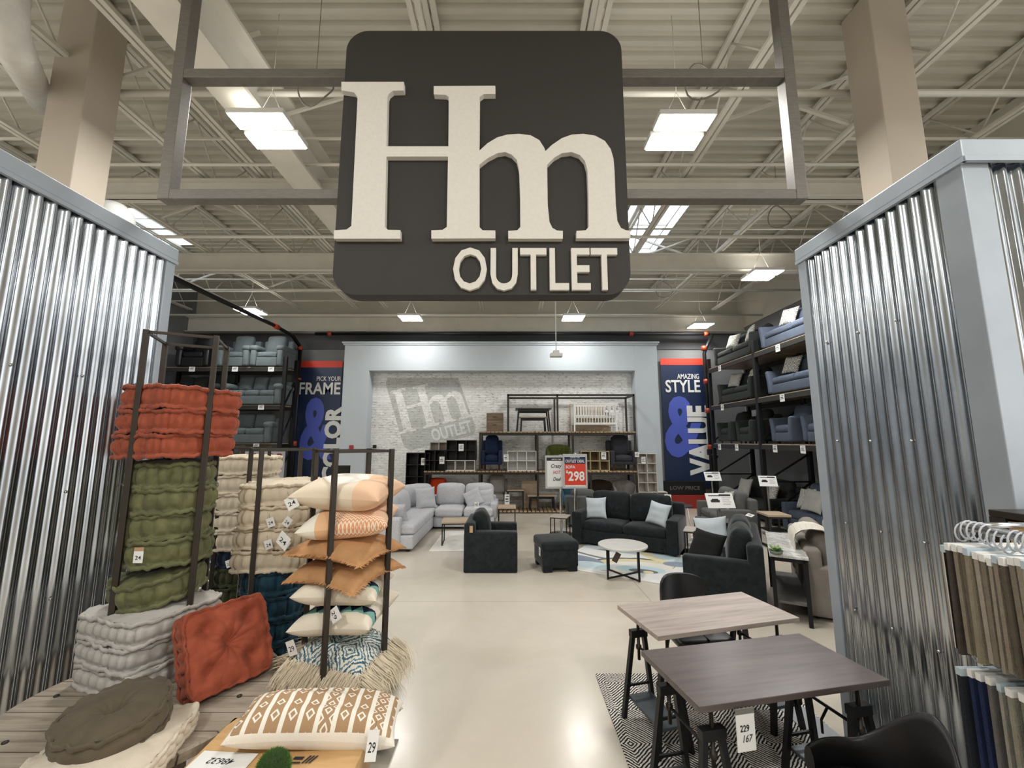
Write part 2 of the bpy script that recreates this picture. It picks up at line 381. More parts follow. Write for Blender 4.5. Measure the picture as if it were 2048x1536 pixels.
def m_rug_bw():
    m, b, x = base_pat('black_and_white_broken_diamond_rug'); v = x.co('Object'); s = x.sep(v)
    n = x.noise(v, 22, 3); n2 = x.noise(v, 90, 2)
    t = x.m('ADD', x.m('MULTIPLY', tri(x, s[0], .46), .2), x.m('MULTIPLY', tri(x, s[1], .7), .3))
    t = x.m('ADD', t, x.m('MULTIPLY', n, .022)); k = x.m('LESS_THAN', x.m('ADD', x.m('FRACT', x.m('DIVIDE', t, .0235)), x.m('MULTIPLY', x.m('SUBTRACT', n2, .5), .5)), .5)
    x.put(b.inputs['Base Color'], x.mix(k, hx('#ded9d0'), hx('#1d1c20'))); return m
def m_rug_abs():
    m, b, x = base_pat('abstract_curved_shapes_rug'); s = x.sep(x.co('Object')); n = x.noise(x.co('Object'), 3, 2)
    c = hx('#dddcd8')
    for cx, cy, rx, ry, an, col in [(-.55, .35, .75, .38, 20, '#c4d4d9'), (-.62, .38, .55, .24, 20, '#939ba9'), (-.66, .4, .36, .13, 22, '#d6e0e2'), (-.5, -.1, .62, .2, -12, '#7b7f7e'), (-.5, -.02, .6, .2, -12, '#dddcd8'),
                                    (.1, -.45, .7, .42, 28, '#6f726f'), (.13, -.47, .66, .38, 28, '#d8cda6'), (.25, -.5, .52, .3, 24, '#dedbd5'), (.3, -.62, .38, .2, 15, '#bdd3d8'), (.36, -.68, .22, .1, 10, '#6e7274'), (.44, -.7, .08, .07, 10, '#d8cda6'),
                                    (-.62, -.62, .42, .26, -30, '#8d96a6'), (-.42, -.78, .34, .2, 0, '#c8dade'), (.55, .25, .55, .3, -35, '#dcd2ae'), (.6, .3, .4, .2, -35, '#c6d5da'), (.75, -.05, .22, .14, 10, '#8d96a6'), (.1, .8, .6, .25, 10, '#8d96a6'), (.2, .85, .42, .16, 8, '#dddcd8')]:
        ca, sa = cos(R(an)), sin(R(an)); dx = x.m('SUBTRACT', s[0], cx); dy = x.m('SUBTRACT', s[1], cy)
        u = x.m('DIVIDE', x.m('ADD', x.m('MULTIPLY', dx, ca), x.m('MULTIPLY', dy, sa)), rx); v = x.m('DIVIDE', x.m('SUBTRACT', x.m('MULTIPLY', dy, ca), x.m('MULTIPLY', dx, sa)), ry)
        k = x.m('LESS_THAN', x.m('ADD', x.m('ADD', x.m('MULTIPLY', u, u), x.m('MULTIPLY', v, v)), x.m('MULTIPLY', x.m('SUBTRACT', n, .5), .5)), 1.0)
        c = x.mix(k, c, hx(col))
    x.put(b.inputs['Base Color'], c); return m
def m_marble():
    m, nt, b = newmat('white_veined_marble'); x = NX(nt); v = x.co('Object', (1, 1, 1), (0, 0, .6))
    n = x.noise(v, 4, 6, .6, 1.6); x.put(b.inputs['Base Color'], x.ramp(x.m('ABSOLUTE', x.m('SUBTRACT', n, .5)), [(0, hx('#b0afab')), (.03, hx('#d0cfcb')), (.08, hx('#e4e3e0'))]))
    b.inputs['Roughness'].default_value = .18; return m
def m_velvet(name, c1, c2):
    m, nt, b = newmat(name); x = NX(nt); v = x.co('Object'); n = x.noise(v, 12, 3, .5, .8)
    x.put(b.inputs['Base Color'], x.ramp(n, [(.3, hx(c1)), (.7, hx(c2))])); b.inputs['Roughness'].default_value = .75
    b.inputs['Sheen Weight'].default_value = .25; b.inputs['Sheen Roughness'].default_value = .35; b.inputs['Specular IOR Level'].default_value = .2
    x.put(b.inputs['Normal'], x.bump(x.noise(v, 160, 2), .35, .003)); return m
M_FLOOR = m_floor(); M_GALV = m_galv(); M_BRICK = m_brick('whitewashed_brick', (1, 1, 1)); M_BRICKG = m_brick('grey_painted_brick', hx('#d6d8d6')); 
M_TRIM = mat('blue_grey_sheet_metal', '#aeb7c0', .5, .35, .06, 4)
M_CEIL = mat('cream_painted_steel_deck', '#cdc9bc', .75, 0, .05, 1.2)
M_STEEL = mat('cream_painted_steel', '#d9d5ca', .6, 0, .05, 3)
M_COLP = mat('beige_column_paint', '#bcb1a1', .75, 0, .03, 2, .15, 90)
M_BLACKP = mat('black_painted_steel', '#17181a', .45, .3)
M_DARKM = mat('dark_brown_metal', '#3a342e', .42, .5, .1, 8)
M_BRUSH = mat('brushed_gunmetal', '#7c7872', .55, .6, .12, 18, stretch=(1, 1, 6))
M_WHITE = mat('white_enamel', '#e4e4e0', .45); M_CARD = mat('white_card', '#e9e9e6', .7); M_INK = mat('dark_ink', '#2a2a2c', .8)
M_REDINK = mat('red_ink', '#c0282a', .7); M_RED = mat('orange_red_vinyl', '#d8402a', .55); M_NAVY = mat('navy_vinyl', '#1c2c4c', .45); M_PERI = mat('periwinkle_vinyl', '#4f60bd', .5)
M_ORNG = mat('orange_pipe_coupling', '#a83c1c', .5); M_CHROME = mat('satin_chrome', '#c9cac9', .22, 1)
M_PORTAL = mat('pale_blue_grey_paint', '#b9c1c6', .8, 0, .02, 2); M_WALLG = mat('grey_wall_paint', '#7f8183', .85, 0, .04, 1.5); M_WALLD = mat('dark_grey_wall_paint', '#56575a', .85, 0, .05, 1.5)
M_TERRA = m_velvet('terracotta_velvet', '#88412d', '#a5553d'); M_GREEN = m_velvet('moss_green_velvet', '#525338', '#6f704c'); M_OLIVE = mat('olive_brown_cotton', '#5b5140', .9, 0, .12, 10, .5, 250, .003, sheen=.1)
M_BLUEV = m_velvet('petrol_blue_velvet', '#16303f', '#27485a'); M_DGREEN = m_velvet('dark_green_velvet', '#272a1a', '#3d4027'); M_NAVYV = m_velvet('midnight_navy_velvet', '#151c2a', '#243047')
M_CREAM = fab('natural_cream_cotton', '#cfc2ab', .07); M_OFFW = fab('off_white_cotton', '#b4afa8', .07); M_IVORY = fab('ivory_cotton', '#d8ccb9', .06)
M_ORF = fab('burnt_orange_linen', '#b88b60', .16, bs=140); M_PEACH = m_peach_arc(); M_PCHEV = m_peach_chev(); M_LUMB = m_lumbar(); M_NAVT = m_navyteal(); M_BPRT = m_blueprint(); M_OGEE = m_ogee()
M_FUR = mat('long_cream_fur', '#d8cbb2', .85, 0, .15, 20); M_FURG = mat('grey_fur', '#a39c90', .85, 0, .15, 14, .8, 90, .01)
M_SPOOL = m_wood('weathered_grey_planks', '#7b6f60', '#b0a594', 1, 'x', .65, .13, .4); M_PLY = m_wood('pale_plywood', '#b98f5c', '#d3ad78', .6, 'x', .5)
M_DTAB = m_wood('dark_walnut_laminate', '#4a4140', '#665b58', .8, 'x', .32, 0, .03); M_LTAB = m_wood('grey_oak_laminate', '#8f827a', '#b9aca2', .8, 'x', .4, 0, .03)
M_OAK = m_wood('light_oak', '#a08c74', '#c0ad93', .9, 'x', .5); M_RUST = m_wood('rustic_grey_brown_wood', '#5c4d3e', '#8c7863', 1, 'x', .6, .09); M_DWOOD = m_wood('dark_wood', '#1f1a17', '#352c26', 1, 'x', .45)
M_SLAT = m_wood('slatted_pine', '#93795a', '#c2a986', 1, 'y', .6, .11)
M_RUGBW = m_rug_bw(); M_RUGA = m_rug_abs(); M_RUGW = fab('white_shag', '#dcd9d3', .08, 1, .8, 5, 60); M_MARB = m_marble()
M_SECT = fab('light_grey_tweed', '#bbbcc0', .16, vs=60, bs=120); M_CHAR = m_velvet('charcoal_velvet', '#15191b', '#22282a'); M_GREYS = fab('mid_grey_fabric', '#5d5d5c', .08); M_BLUES = fab('slate_blue_fabric', '#4f5867', .07)
M_CHARF = fab('charcoal_fabric', '#2e3230', .08); M_GRNGY = fab('blue_grey_plush', '#5b6466', .08); M_BLKL = mat('black_leather', '#141416', .4, 0, 0, 1, .2, 120); M_NAVYF = fab('navy_linen', '#1c2945', .08)
M_LBLUE = fab('pale_blue_fabric', '#c0c9ce', .05); M_BEIGE = fab('beige_upholstery', '#8f877f', .06); M_THROW = m_chev('cream_woven_throw', '#e2dcd0', '#d5cdbf', .06, .0, .1, .12)
M_LGREY = fab('pale_grey_linen', '#a9a8a2', .06); M_TEAL = fab('teal_blue_velour', '#4d7183', .08); M_MOSSC = fab('moss_velour', '#5c6430', .12); M_BRWN = fab('brown_velour', '#3c2f26', .1); M_TAUPE = fab('taupe_velour', '#8c8782', .1); M_ORCH = fab('orange_felt', '#b23a17', .08)
# ================================================================ THE ROOM
YB = 13.25; XL, XR = -10.4, 7.45; ZD = 7.0; WX0, WX1, WY, WF = -2.67, 2.27, 3.1, 1.93; WH = 3.45
struct('floor', MB().box(-13, 9.5, -9, YB + .2, -.1, 0), M_FLOOR)
struct('wall_back', MB().box(XL - .2, XR + .2, YB, YB + .2, 0, 7), M_WALLG)
struct('trim_1', MB().box(XL, XR, YB - .03, YB - .002, 4.95, 5.62), M_WALLD, 'dark grey painted band along the top of the back wall')
struct('trim_9', MB().box(XL, XR, YB - .04, YB - .004, 5.6, ZD), M_CEIL, 'cream painted upper band of the back wall')
struct('trim_10', MB().box(XR - .03, XR - .002, 3.3, YB - .05, 5.6, ZD), M_CEIL, 'cream painted upper band of the right wall')
struct('wall_side_left', MB().box(XL - .2, XL, WY + .1, YB, 0, 7), M_WALLG)
struct('wall_side_right', MB().box(XR, XR + .2, WY + .1, YB, 0, 7), M_WALLG)
struct('wall_rear', MB().box(-13, 9.5, -9.2, -9, 0, 7), mat('warm_store_wall', '#b5aa98', .85))
# ceiling: ribbed roof deck with three skylight openings
SKY = [(-9.9, -8.0, 8.4, 10.1), (2.55, 3.8, 8.3, 10.8), (7.9, 9.4, 5.5, 7.0)]
mb = MB(); ribs = []; y = -9.0
while y < YB + .1: ribs.append(y); y += .2
for y in ribs:
    prof = [(y, ZD), (y + .07, ZD), (y + .085, ZD + .06), (y + .185, ZD + .06), (y + .2, ZD)]
    xs = [(-13, 9.5)]
    for a, b, c, d in SKY:
        if c - .15 < y < d: xs = [q for s0, s1 in xs for q in ((s0, min(s1, a)), (max(s0, b), s1)) if q[1] - q[0] > .01]
    for x0, x1 in xs:
        mb.add([(x, p, q) for p, q in prof for x in (x0, x1)], [(2 * i, 2 * i + 1, 2 * i + 3, 2 * i + 2) for i in range(4)])
mb.box(-13, 9.5, -9, YB, ZD + .35, ZD + .36)
struct('ceiling', mb, M_CEIL)
M_SKY = mat('skylight_glazing', '#dcebff', .5, emis=3.2)
for i, (a, b, c, d) in enumerate(SKY):
    struct('window_%d' % (i + 1), MB().box(a, b, c, d, ZD + .3, ZD + .32), M_SKY, 'bright skylight pane in the roof deck')
    g = MB(); t = .04
    for k in range(4):
        xx = a + (b - a) * k / 3; g.box(xx - t / 2, xx + t / 2, c, d, ZD + .24, ZD + .3)
    for k in range(3):
        yy = c + (d - c) * k / 2; g.box(a, b, yy - t / 2, yy + t / 2, ZD + .24, ZD + .3)
    g.box(a - .02, a, c, d, ZD, ZD + .32).box(b, b + .02, c, d, ZD, ZD + .32).box(a, b, c - .02, c, ZD, ZD + .32).box(a, b, d, d + .02, ZD, ZD + .32)
    struct('trim_%d' % (i + 2), g, M_STEEL, 'curb and glazing bars of a skylight')
# roof structure ---------------------------------------------------
for i, x in enumerate([-12.1, -10.3, -8.6, -6.75, -4.9, -3.95, -.95, .9, 2.75, 4.6, 6.45]):
    big = x in (-.95, 4.6)
    t = thing('roof_joist', 'cream painted open web steel joist running towards the back wall', 'joist', (x, 0, 0), group='open web joists under the roof deck')
    zt, zb = ZD - .02, 6.15
    MB().box(-.075, -.012, -8, YB - .1, zt - .05, zt).box(.012, .075, -8, YB - .1, zt - .05, zt).build('top_chord', M_STEEL, t)
    MB().box(-.065, -.012, -7.4, YB - .4, zb, zb + .045).box(.012, .065, -7.4, YB - .4, zb, zb + .045).build('bottom_chord', M_STEEL, t)
    wbm = MB(); y = -7.2; up = False; st = .62
    while y < YB - .9:
        a, b = ((0, y, zb + .03), (0, y + st, zt - .03)) if not up else ((0, y, zt - .03), (0, y + st, zb + .03))
        wbm.tube([a, b], .013, 5); y += st; up = not up
    wbm.build('web', M_STEEL, t)
def ibeam_x(y, z0, z1, f=.2, x0=-12.5, x1=9.2):
    return MB().box(x0, x1, y - f / 2, y + f / 2, z0, z0 + .025).box(x0, x1, y - f / 2, y + f / 2, z1 - .025, z1).box(x0, x1, y - .012, y + .012, z0, z1)
for y, z0, z1, lb in [(2.6, 5.85, 6.3, 'nearest'), (6.1, 5.78, 6.08, 'second'), (8.75, 5.7, 6.1, 'third')]:
    tag(ibeam_x(y, z0, z1).build('roof_girder', M_STEEL), 'cream steel girder crossing the ceiling from side to side, %s from the entrance' % lb, 'girder', 'roof girders')
tag(ibeam_x(12.95, 5.45, 5.95, .3).build('roof_girder', M_STEEL), 'deep cream girder right above the top of the back wall', 'girder', 'roof girders')
bx = MB(); x = -3.05; bx.box(x - .2, x + .2, -8, 8.6, 5.72, 5.76).box(x - .015, x + .015, -8, 8.6, 5.76, 6.35).box(x - .2, x + .2, -8, 8.6, 6.33, 6.37)
tag(bx.build('roof_beam', M_STEEL), 'wide cream steel beam running from above the entrance towards the back, left of the hanging sign', 'beam')
for k, y in enumerate([4.5, 5.3, 6.9, 7.8, 9.6, 10.4, 11.3, 12.1]):
    for z in ((6.2, 6.9) if k % 2 else (6.2,)):
        tag(MB().bar((-12.5, y, z), (9.2, y, z), .028).build('bridging_rod', M_STEEL), 'thin cream bridging angle crossing under the joists', 'rod', 'bridging rods between the roof joists')
for k, (y, z, r) in enumerate([(4.45, 6.12, .035), (5.5, 5.95, .024), (7.25, 5.75, .03), (9.9, 5.72, .026), (11.9, 5.7, .03)]):
    tag(MB().tube([(-12, y, z), (9, y, z)], r, 10).build('ceiling_pipe', M_STEEL), ['cream pipe crossing the ceiling just behind the sign frame', 'thin cream conduit between the near lamps and the second girder', 'cream pipe crossing below the skylights', 'thin cream conduit behind the third girder', 'cream pipe crossing near the back wall'][k], 'pipe', 'pipes under the roof')
# X bracing between joists
for k, (xa, xb, y) in enumerate([(-4.9, -3.05, 4.4), (-3.05, -.95, 4.9), (-.95, .9, 9.2), (2.75, 4.6, 5.0), (4.6, 6.45, 7.2), (-6.75, -4.9, 7.4), (-4.9, -3.05, 9.4), (.9, 2.75, 10.9), (2.75, 4.6, 9.3), (-8.6, -6.75, 10.6), (-6.75, -4.9, 11.0)]):
    c = MB().bar((xa, y, 6.2), (xb, y, 6.9), .035).bar((xa, y + .05, 6.9), (xb, y + .05, 6.2), .04)
    tag(c.build('cross_brace', M_STEEL), 'crossed cream steel angles bracing two roof joists', 'brace', 'cross braces between the roof joists')
# lamps
M_LED = mat('led_panel_glow', '#fffaf0', .5, emis=14)
LBL = ['twin panel lamp glowing in the left part of the sign frame', 'twin panel lamp glowing in the right part of the sign frame', 'twin panel lamp at the far left, crossed by the black pipe',
       'small bright lamp under the sign, left of the two below it', 'small bright lamp under the sign, right of the two below it', 'twin panel lamp at the far right near the back wall',
       'twin panel lamp beside the top corner of the right metal partition', 'twin panel lamp over the left aisle behind the metal partition']
for i, (x, y, z) in enumerate(FIXTURES):
    t = thing('high_bay_lamp', LBL[i] if i < len(LBL) else 'twin panel lamp over the shop floor behind the photographer', 'ceiling lamp', (x, y, z), group='twin panel high bay lamps')
    MB().bb(-.31, .31, -.28, -.035, -.02, .04).bb(-.31, .31, .035, .28, -.02, .04).bb(-.05, .05, -.036, .036, 0, .03).bb(-.12, .12, -.1, .1, .04, .1).build('housing', M_WHITE, t)
    for s in (-1, 1): MB().box(-.29, .29, s * .158 - .108, s * .158 + .108, -.035, -.02).build('light_panel', M_LED, t)
    MB().tube([(-.2, 0, .04), (0, 0, .5), (.2, 0, .04)], .005, 4).tube([(0, 0, .5), (0, 0, 1.52)], .004, 4).build('hanger', M_STEEL, t)
for k, (x, y, z) in enumerate([(2.05, 3.95, 5.8), (-2.2, 4.15, 5.9), (4.75, 6.9, 5.95), (3.8, 9.95, 5.75)]):
    tag(MB().tube([(x + .2 * cos(a) , y + .05 * sin(a * 2), z + .2 * sin(a)) for a in [i * 2 * pi / 40 * 2 for i in range(41)]], .009, 6).tube([(x, y, z + .2), (x, y, ZD + .06)], .004, 4).build('cable_coil', mat('grey_cable', '#7e7a72', .6)), ['coiled cable hanging above the right near lamp', 'coiled cable hanging beside the left near lamp', 'coiled cable above the right partition', 'coiled cable near the back right lamps'][k], 'cable', 'coiled cables on the roof steel')
# big white duct top left
d = MB().tube([(-4.38, 3.1, 6.99), (-4.37, 3.1, 5.8), (-4.38, 3.14, 5.58), (-4.43, 3.25, 5.47), (-4.58, 3.4, 5.52), (-6.1, 4.85, 6.35)], .14, 16)
tag(d.build('air_duct', mat('white_duct_wrap', '#d0ccc4', .6, 0, .08, 6, .4, 14, .02)), 'fat white wrapped duct bending down in the top left corner', 'duct')
# hanging sensor
t = thing('ceiling_sensor', 'small white device hanging from a thin pole under the sign', 'sensor', (1.02, 9.4, 4.0))
MB().tube([(0, 0, .05), (0, 0, 2.0)], .012, 8).build('pole', M_WHITE, t)
MB().bb(-.14, .14, -.1, .1, -.08, 0, .01).bb(-.07, .07, -.07, .07, 0, .07, .01).build('housing', M_WHITE, t)
# columns
for X0, X1, Y0, lb in [(-5.0, -4.6, 4.0, 'square beige column rising behind the left metal partition'), (3.97, 4.38, 4.0, 'square beige column rising behind the right metal partition')]:
    tag(MB().bb(X0, X1, Y0, Y0 + .37, 0, ZD - .002, .012).build('column', M_COLP), lb, 'column', 'square columns')
t = thing('globe_lamp', 'white globe peeking out beside the left column', 'lamp', (-4.75, 4.62, 4.62))  # ball speaker on a dark bracket, gives no light
MB().lathe([(.02, .2), (.12, .17), (.19, .09), (.21, 0), (.19, -.09), (.12, -.17), (.05, -.2)], 20, (0, 0, 0)).build('globe', M_WHITE, t)
MB().bb(.02, .1, -.05, .05, -.75, -.2).build('bracket', mat('dark_maroon_metal', '#2a1a1c', .5), t)
# ---------------------------------------------------------------- corrugated partitions
def corr(mb, fixed, a0, a1, z0, z1, axis, out, amp=.011, pit=.076):
    n = int(round((a1 - a0) / pit)) * 12
    vs = []; fs = []; Z = [z0, z0 + (z1 - z0) * .33, z0 + (z1 - z0) * .66, z1]
    for j, z in enumerate(Z):
        for i in range(n + 1):
            a = a0 + (a1 - a0) * i / n; ph = 2 * pi * i / 12
            q = max(-1, min(1, 1.2 * sin(ph))); dsp = out * (amp * q + .0025 * sin(a * 9 + z * 2.2) )
            vs.append((fixed + dsp, a, z) if axis == 'y' else (a, fixed + dsp, z))
    m = n + 1
    for j in range(3):
        for i in range(n): fs.append((j * m + i, j * m + i + 1, (j + 1) * m + i + 1, (j + 1) * m + i))
    return mb.add(vs, fs, True)
struct('wall_left', corr(MB(), WX0, -3.2, WY - .03, .02, WH - .06, 'y', 1), M_GALV, 'partition clad in shiny corrugated steel left of the entrance')
struct('wall_right', corr(MB(), WX1, WF + .1, WY - .03, .02, WH - .06, 'y', -1), M_GALV, 'partition clad in shiny corrugated steel right of the entrance')
struct('wall_right_front', corr(MB(), WF, WX1 + .12, 5.7, .02, WH - .06, 'x', -1), M_GALV, 'shiny corrugated steel face of the right partition towards the shop')
struct('wall_core', MB().box(WX0 - .3, WX0 - .02, -3.2, WY - .01, 0, WH - .03).box(WX1 + .02, WX1 + .3, WF + .02, WY - .01, 0, WH - .03).box(WX1 + .3, 5.7, WF + .02, WF + .3, 0, WH - .03), M_TRIM, 'plain core of the metal clad partitions')
g = MB(); g.bb(WX0 - .32, WX0 + .03, -3.2, WY + .02, WH - .05, WH + .05, .008)
g.box(WX0 + .012, WX0 + .034, -3.2, WY + .02, WH - .075, WH - .05)
g.bb(WX0 - .3, WX0 + .02, WY - .07, WY + .01, 0, WH - .05, .004)
struct('trim_6', g, M_TRIM, 'grey metal cap and corner flashing of the left partition')
g = MB(); g.bb(WX1 - .03, WX1 + .32, WF - .04, WY + .02, WH - .05, WH + .05, .008).bb(WX1 + .321, 5.7, WF - .04, WF + .32, WH - .05, WH + .05, .008)
g.box(WX1 - .034, WX1 - .012, WF - .04, WY + .02, WH - .075, WH - .05).box(WX1 - .03, 5.7, WF - .05, WF - .03, WH - .075, WH - .05)
g.bb(WX1 - .02, WX1 + .3, WY - .07, WY + .01, 0, WH - .05, .004)
g.bb(WX1 - .018, WX1 + .12, WF - .018, WF + .11, 0, WH - .05, .004)
struct('trim_7', g, M_TRIM, 'grey metal cap and corner flashings of the right partition')
sc_ = MB()
for y in [WY - .2 - .27 * k for k in range(3)]:
    for z in (.9, 1.45, 2.0, 2.7): sc_.tube([(WX1 - .016, y, z), (WX1 - .024, y, z)], .008, 8)
for y in [WY - .2 - .37 * k for k in range(5)]:
    for z in (1.1, 1.7, 2.4): sc_.tube([(WX0 + .016, y, z), (WX0 + .024, y, z)], .008, 8)
struct('trim_8', sc_, M_CHROME, 'screw heads fixing the corrugated sheets')
# ---------------------------------------------------------------- hanging sign
SY = 2.85
sg = thing('hanging_sign', 'big dark rounded outlet sign with cream letters hanging over the entrance', 'sign', (-.22, SY, 3.03))
def rrect(x0, x1, z0, z1, r, n=8):
    o = []
    for cx, cz, a0 in ((x1 - r, z1 - r, 0), (x0 + r, z1 - r, 90), (x0 + r, z0 + r, 180), (x1 - r, z0 + r, 270)):
        for k in range(n + 1): a = R(a0 + 90 * k / n); o.append((cx + r * cos(a), cz + r * sin(a)))
    return o
bd_ = MB(); bd_.M = Matrix.Translation((.22, -SY, -3.03))
out = rrect(-1.29, .853, 3.035, 5.19, .17)
bd_.prism(out, SY, SY + .14)
bd_.build('board', mat('textured_black_board', '#2f2c29', .62, 0, .06, 60, .5, 160, .004), sg)
HM = [(213,268),(532,268),(532,312),(475,314),(455,330),(449,345),(443,598),(760,598),(762,345),(748,335),(685,332),(685,290),(1000,288),(1000,330),(940,331),(920,345),(918,620),(960,582),(1010,552),(1060,538),(1120,534),(1180,541),(1225,566),(1250,605),(1256,622),(1290,590),(1340,556),(1390,538),(1450,534),(1510,543),(1560,570),(1590,612),(1604,660),(1609,720),(1616,900),(1624,980),(1642,1015),(1668,1027),(1690,1029),(1690,1068),(1415,1068),(1415,1030),(1462,1027),(1477,1010),(1476,850),(1471,720),(1458,672),(1432,642),(1390,627),(1340,633),(1300,656),(1265,692),(1268,900),(1277,985),(1292,1015),(1315,1028),(1345,1030),(1345,1070),(1066,1070),(1066,1030),(1112,1027),(1128,1010),(1127,850),(1122,720),(1110,667),(1085,641),(1050,627),(1010,633),(960,659),(918,692),(918,1010),(935,1027),(1000,1028),(1000,1068),(673,1070),(673,1027),(730,1025),(752,1010),(758,650),(443,650),(435,1010),(452,1025),(514,1026),(514,1070),(175,1070),(175,1027),(240,1023),(264,1005),(296,345),(278,322),(213,312)]
def sp(a, b): return W(600 + a / 2.5595, 60 + b / 2.56, SY - .04)
lt = MB(); lt.M = Matrix.Translation((.22, -SY, -3.03))
lt.prism([sp(a, b) for a, b in HM], SY - .045, SY)
M_LET = mat('cream_foam_letters', '#e0dcd3', .6, 0, .03, 40, .3, 150, .002)
lt.build('monogram', M_LET, sg)
x0, z0 = sp(780, 1330); x1, z1 = sp(1625, 1110)
lt = MB(); lt.M = Matrix.Translation((.22, -SY, -3.03)); text_fit(lt, 'OUTLET', x0, x1, z0, z1, SY - .03, .012, .045); lt.build('lettering', M_LET, sg)
fr = thing('sign_frame', 'grey metal tube frame holding the hanging sign from the ceiling', 'frame', (-.22, SY + .18, 3.85))
fm = MB(); fm.M = Matrix.Translation((.22, -SY - .18, -3.85)); xa, xb = -2.72, 2.262; t_ = .045
for X in (xa, xb):
    fm = MB(); fm.M = Matrix.Translation((.22, -SY - .18, -3.85)); fm.bb(X - t_, X + t_, SY + .15, SY + .25, 3.87, ZD, .004)
    fm.build('upright', M_BRUSH, fr)
for za, zb in ((3.87, 3.95), (4.93, 5.01)):
    fm = MB(); fm.M = Matrix.Translation((.22, -SY - .18, -3.85)); fm.bb(xa + t_, xb - t_, SY + .152, SY + .248, za, zb, .004); fm.build('crossbar', M_BRUSH, fr)
# ---------------------------------------------------------------- sprinkler pipes
pz = 5.28
pts = [(-6.8, 3.0, pz), (-6.35, YB - 1.2, pz)]
a = MB().tube([(-7.0, 3.3, 5.3), (-6.85, 11.7, 5.3), (-6.78, 12.5, 5.22), (-6.7, 12.85, 4.95)], .055, 12)
a.tube([(-6.7, 12.85, 4.95), (-6.68, 12.88, .0)], .055, 12)
t = thing('sprinkler_riser', 'black pipe with orange couplings running down the wall left of the banner', 'pipe', (-6.7, 12.85, 0))
a.M = Matrix(); o = a.build('pipe', M_BLACKP, t); o.location = (6.7, -12.85, 0)
for p, q in (((-6.7, 12.85, 4.98), (-6.7, 12.85, 4.85)), ((-6.86, 11.6, 5.3), (-6.84, 11.8, 5.29)), ((-6.69, 12.87, 2.0), (-6.69, 12.87, 1.85)), ((-6.69, 12.87, 3.95), (-6.69, 12.87, 3.9))):
    o = MB().tube([p, q], .075, 12).build('coupling', M_ORNG, t); o.location = (6.7, -12.85, 0)
t = thing('sprinkler_main', 'black horizontal pipe with orange couplings along the top of the back wall', 'pipe', (-6.2, 12.75, 5.35))
MB().tube([(0, 0, 0), (12.4, 0, 0)], .05, 12).build('pipe', M_BLACKP, t)
for x in (.4, 9.9, 12.25): MB().tube([(x, 0, 0), (x + .12, 0, 0)], .068, 12).build('coupling', M_ORNG, t)
for x in (1.7, 4.5, 7.6, 10.6): MB().tube([(x, 0, 0), (x, 0, .5)], .008, 6).build('hanger', M_STEEL, t)
t = thing('sprinkler_standpipe', 'black vertical pipe with orange couplings at the end of the right shelving', 'pipe', (6.0, 12.7, 0))
MB().tube([(.3, .05, 5.3), (.05, 0, 4.85), (0, 0, 4.7), (0, 0, 0)], .055, 12).tube([(0, 0, 1.6), (.15, -.1, 1.5)], .06, 10).build('pipe', M_BLACKP, t)
for z in (4.8, 3.75, 2.85, 1.75): MB().tube([(0, 0, z), (0, 0, z + .14)], .075, 12).build('coupling', M_ORNG, t)
# ---------------------------------------------------------------- portal, brick niche, banners
PY = 12.55; BYK = 12.98
x0, z1 = W(690, 687, PY); x1, _ = W(1313, 687, PY); a0, zi = W(738, 741, PY); a1, _ = W(1270, 741, PY)
g = MB().bb(x0, a0, PY, YB, 0, z1, .01).bb(a1, x1, PY, YB, 0, z1, .01).box(a0, a1, PY, YB, zi, z1)
g.bb(x0 - .07, x1 + .07, PY - .07, YB, z1 - .0, z1 + .05, .01).bb(x0 - .04, x1 + .04, PY - .04, YB, z1 - .05, z1, .01)
struct('wall_portal', g, M_PORTAL, 'pale blue grey portal with a small cornice framing the brick niche')
struct('wall_brick', MB().box(a0, a1, BYK, BYK + .1, 0, zi), M_BRICK, 'whitewashed brick wall inside the niche')
# mural painted on the brick
mu = thing('wall_mural', 'faded grey outlet logo painted aslant on the brick wall', 'mural', ((a0 + 1.2), BYK - .001, 2.6))
def mp(a, b):
    px = 345 + (a - 175) / 1515 * 820 + (b - 1070) / 802 * 140.6 ; py = 790 - (a - 175) / 1515 * 200 + (b - 1070) / 802 * 485
    return W(740 + px / 5.69, 730 + py / 5.69, BYK)
off = (-(a0 + 1.2), -(BYK - .001), -2.6)
q = rrect(176, 1690, 5, 1390, 150, 5); q = [(a, b) for a, b in q]
pl = [mp(a, b) for a, b in q]; pl = [(x, min(z, zi - .16)) for x, z in pl]
mm = MB(); mm.M = Matrix.Translation(off); mm.prism(pl, BYK - .004, BYK - .001); mm.build('painted_ground', M_BRICKG, mu)
mm = MB(); mm.M = Matrix.Translation(off); mm.prism([mp(a, b) for a, b in HM], BYK - .008, BYK - .005); mm.build('painted_monogram', M_BRICK, mu)
mm = MB(); vs, fs = text_geo('OUTLET', .03, .5); mxx = max(v[0] for v in vs); mxy = max(v[1] for v in vs)
o2 = []
for v in vs:
    X, Z = mp(780 + v[0] / mxx * 845, 1330 - v[1] / mxy * 220); o2.append((X, BYK - .012 + (.004 if v[2] < 0 else 0), Z))
mm.M = Matrix.Translation(off); mm.add(o2, fs); mm.build('painted_lettering', mat('white_wall_paint', '#dcdedd', .8), mu)
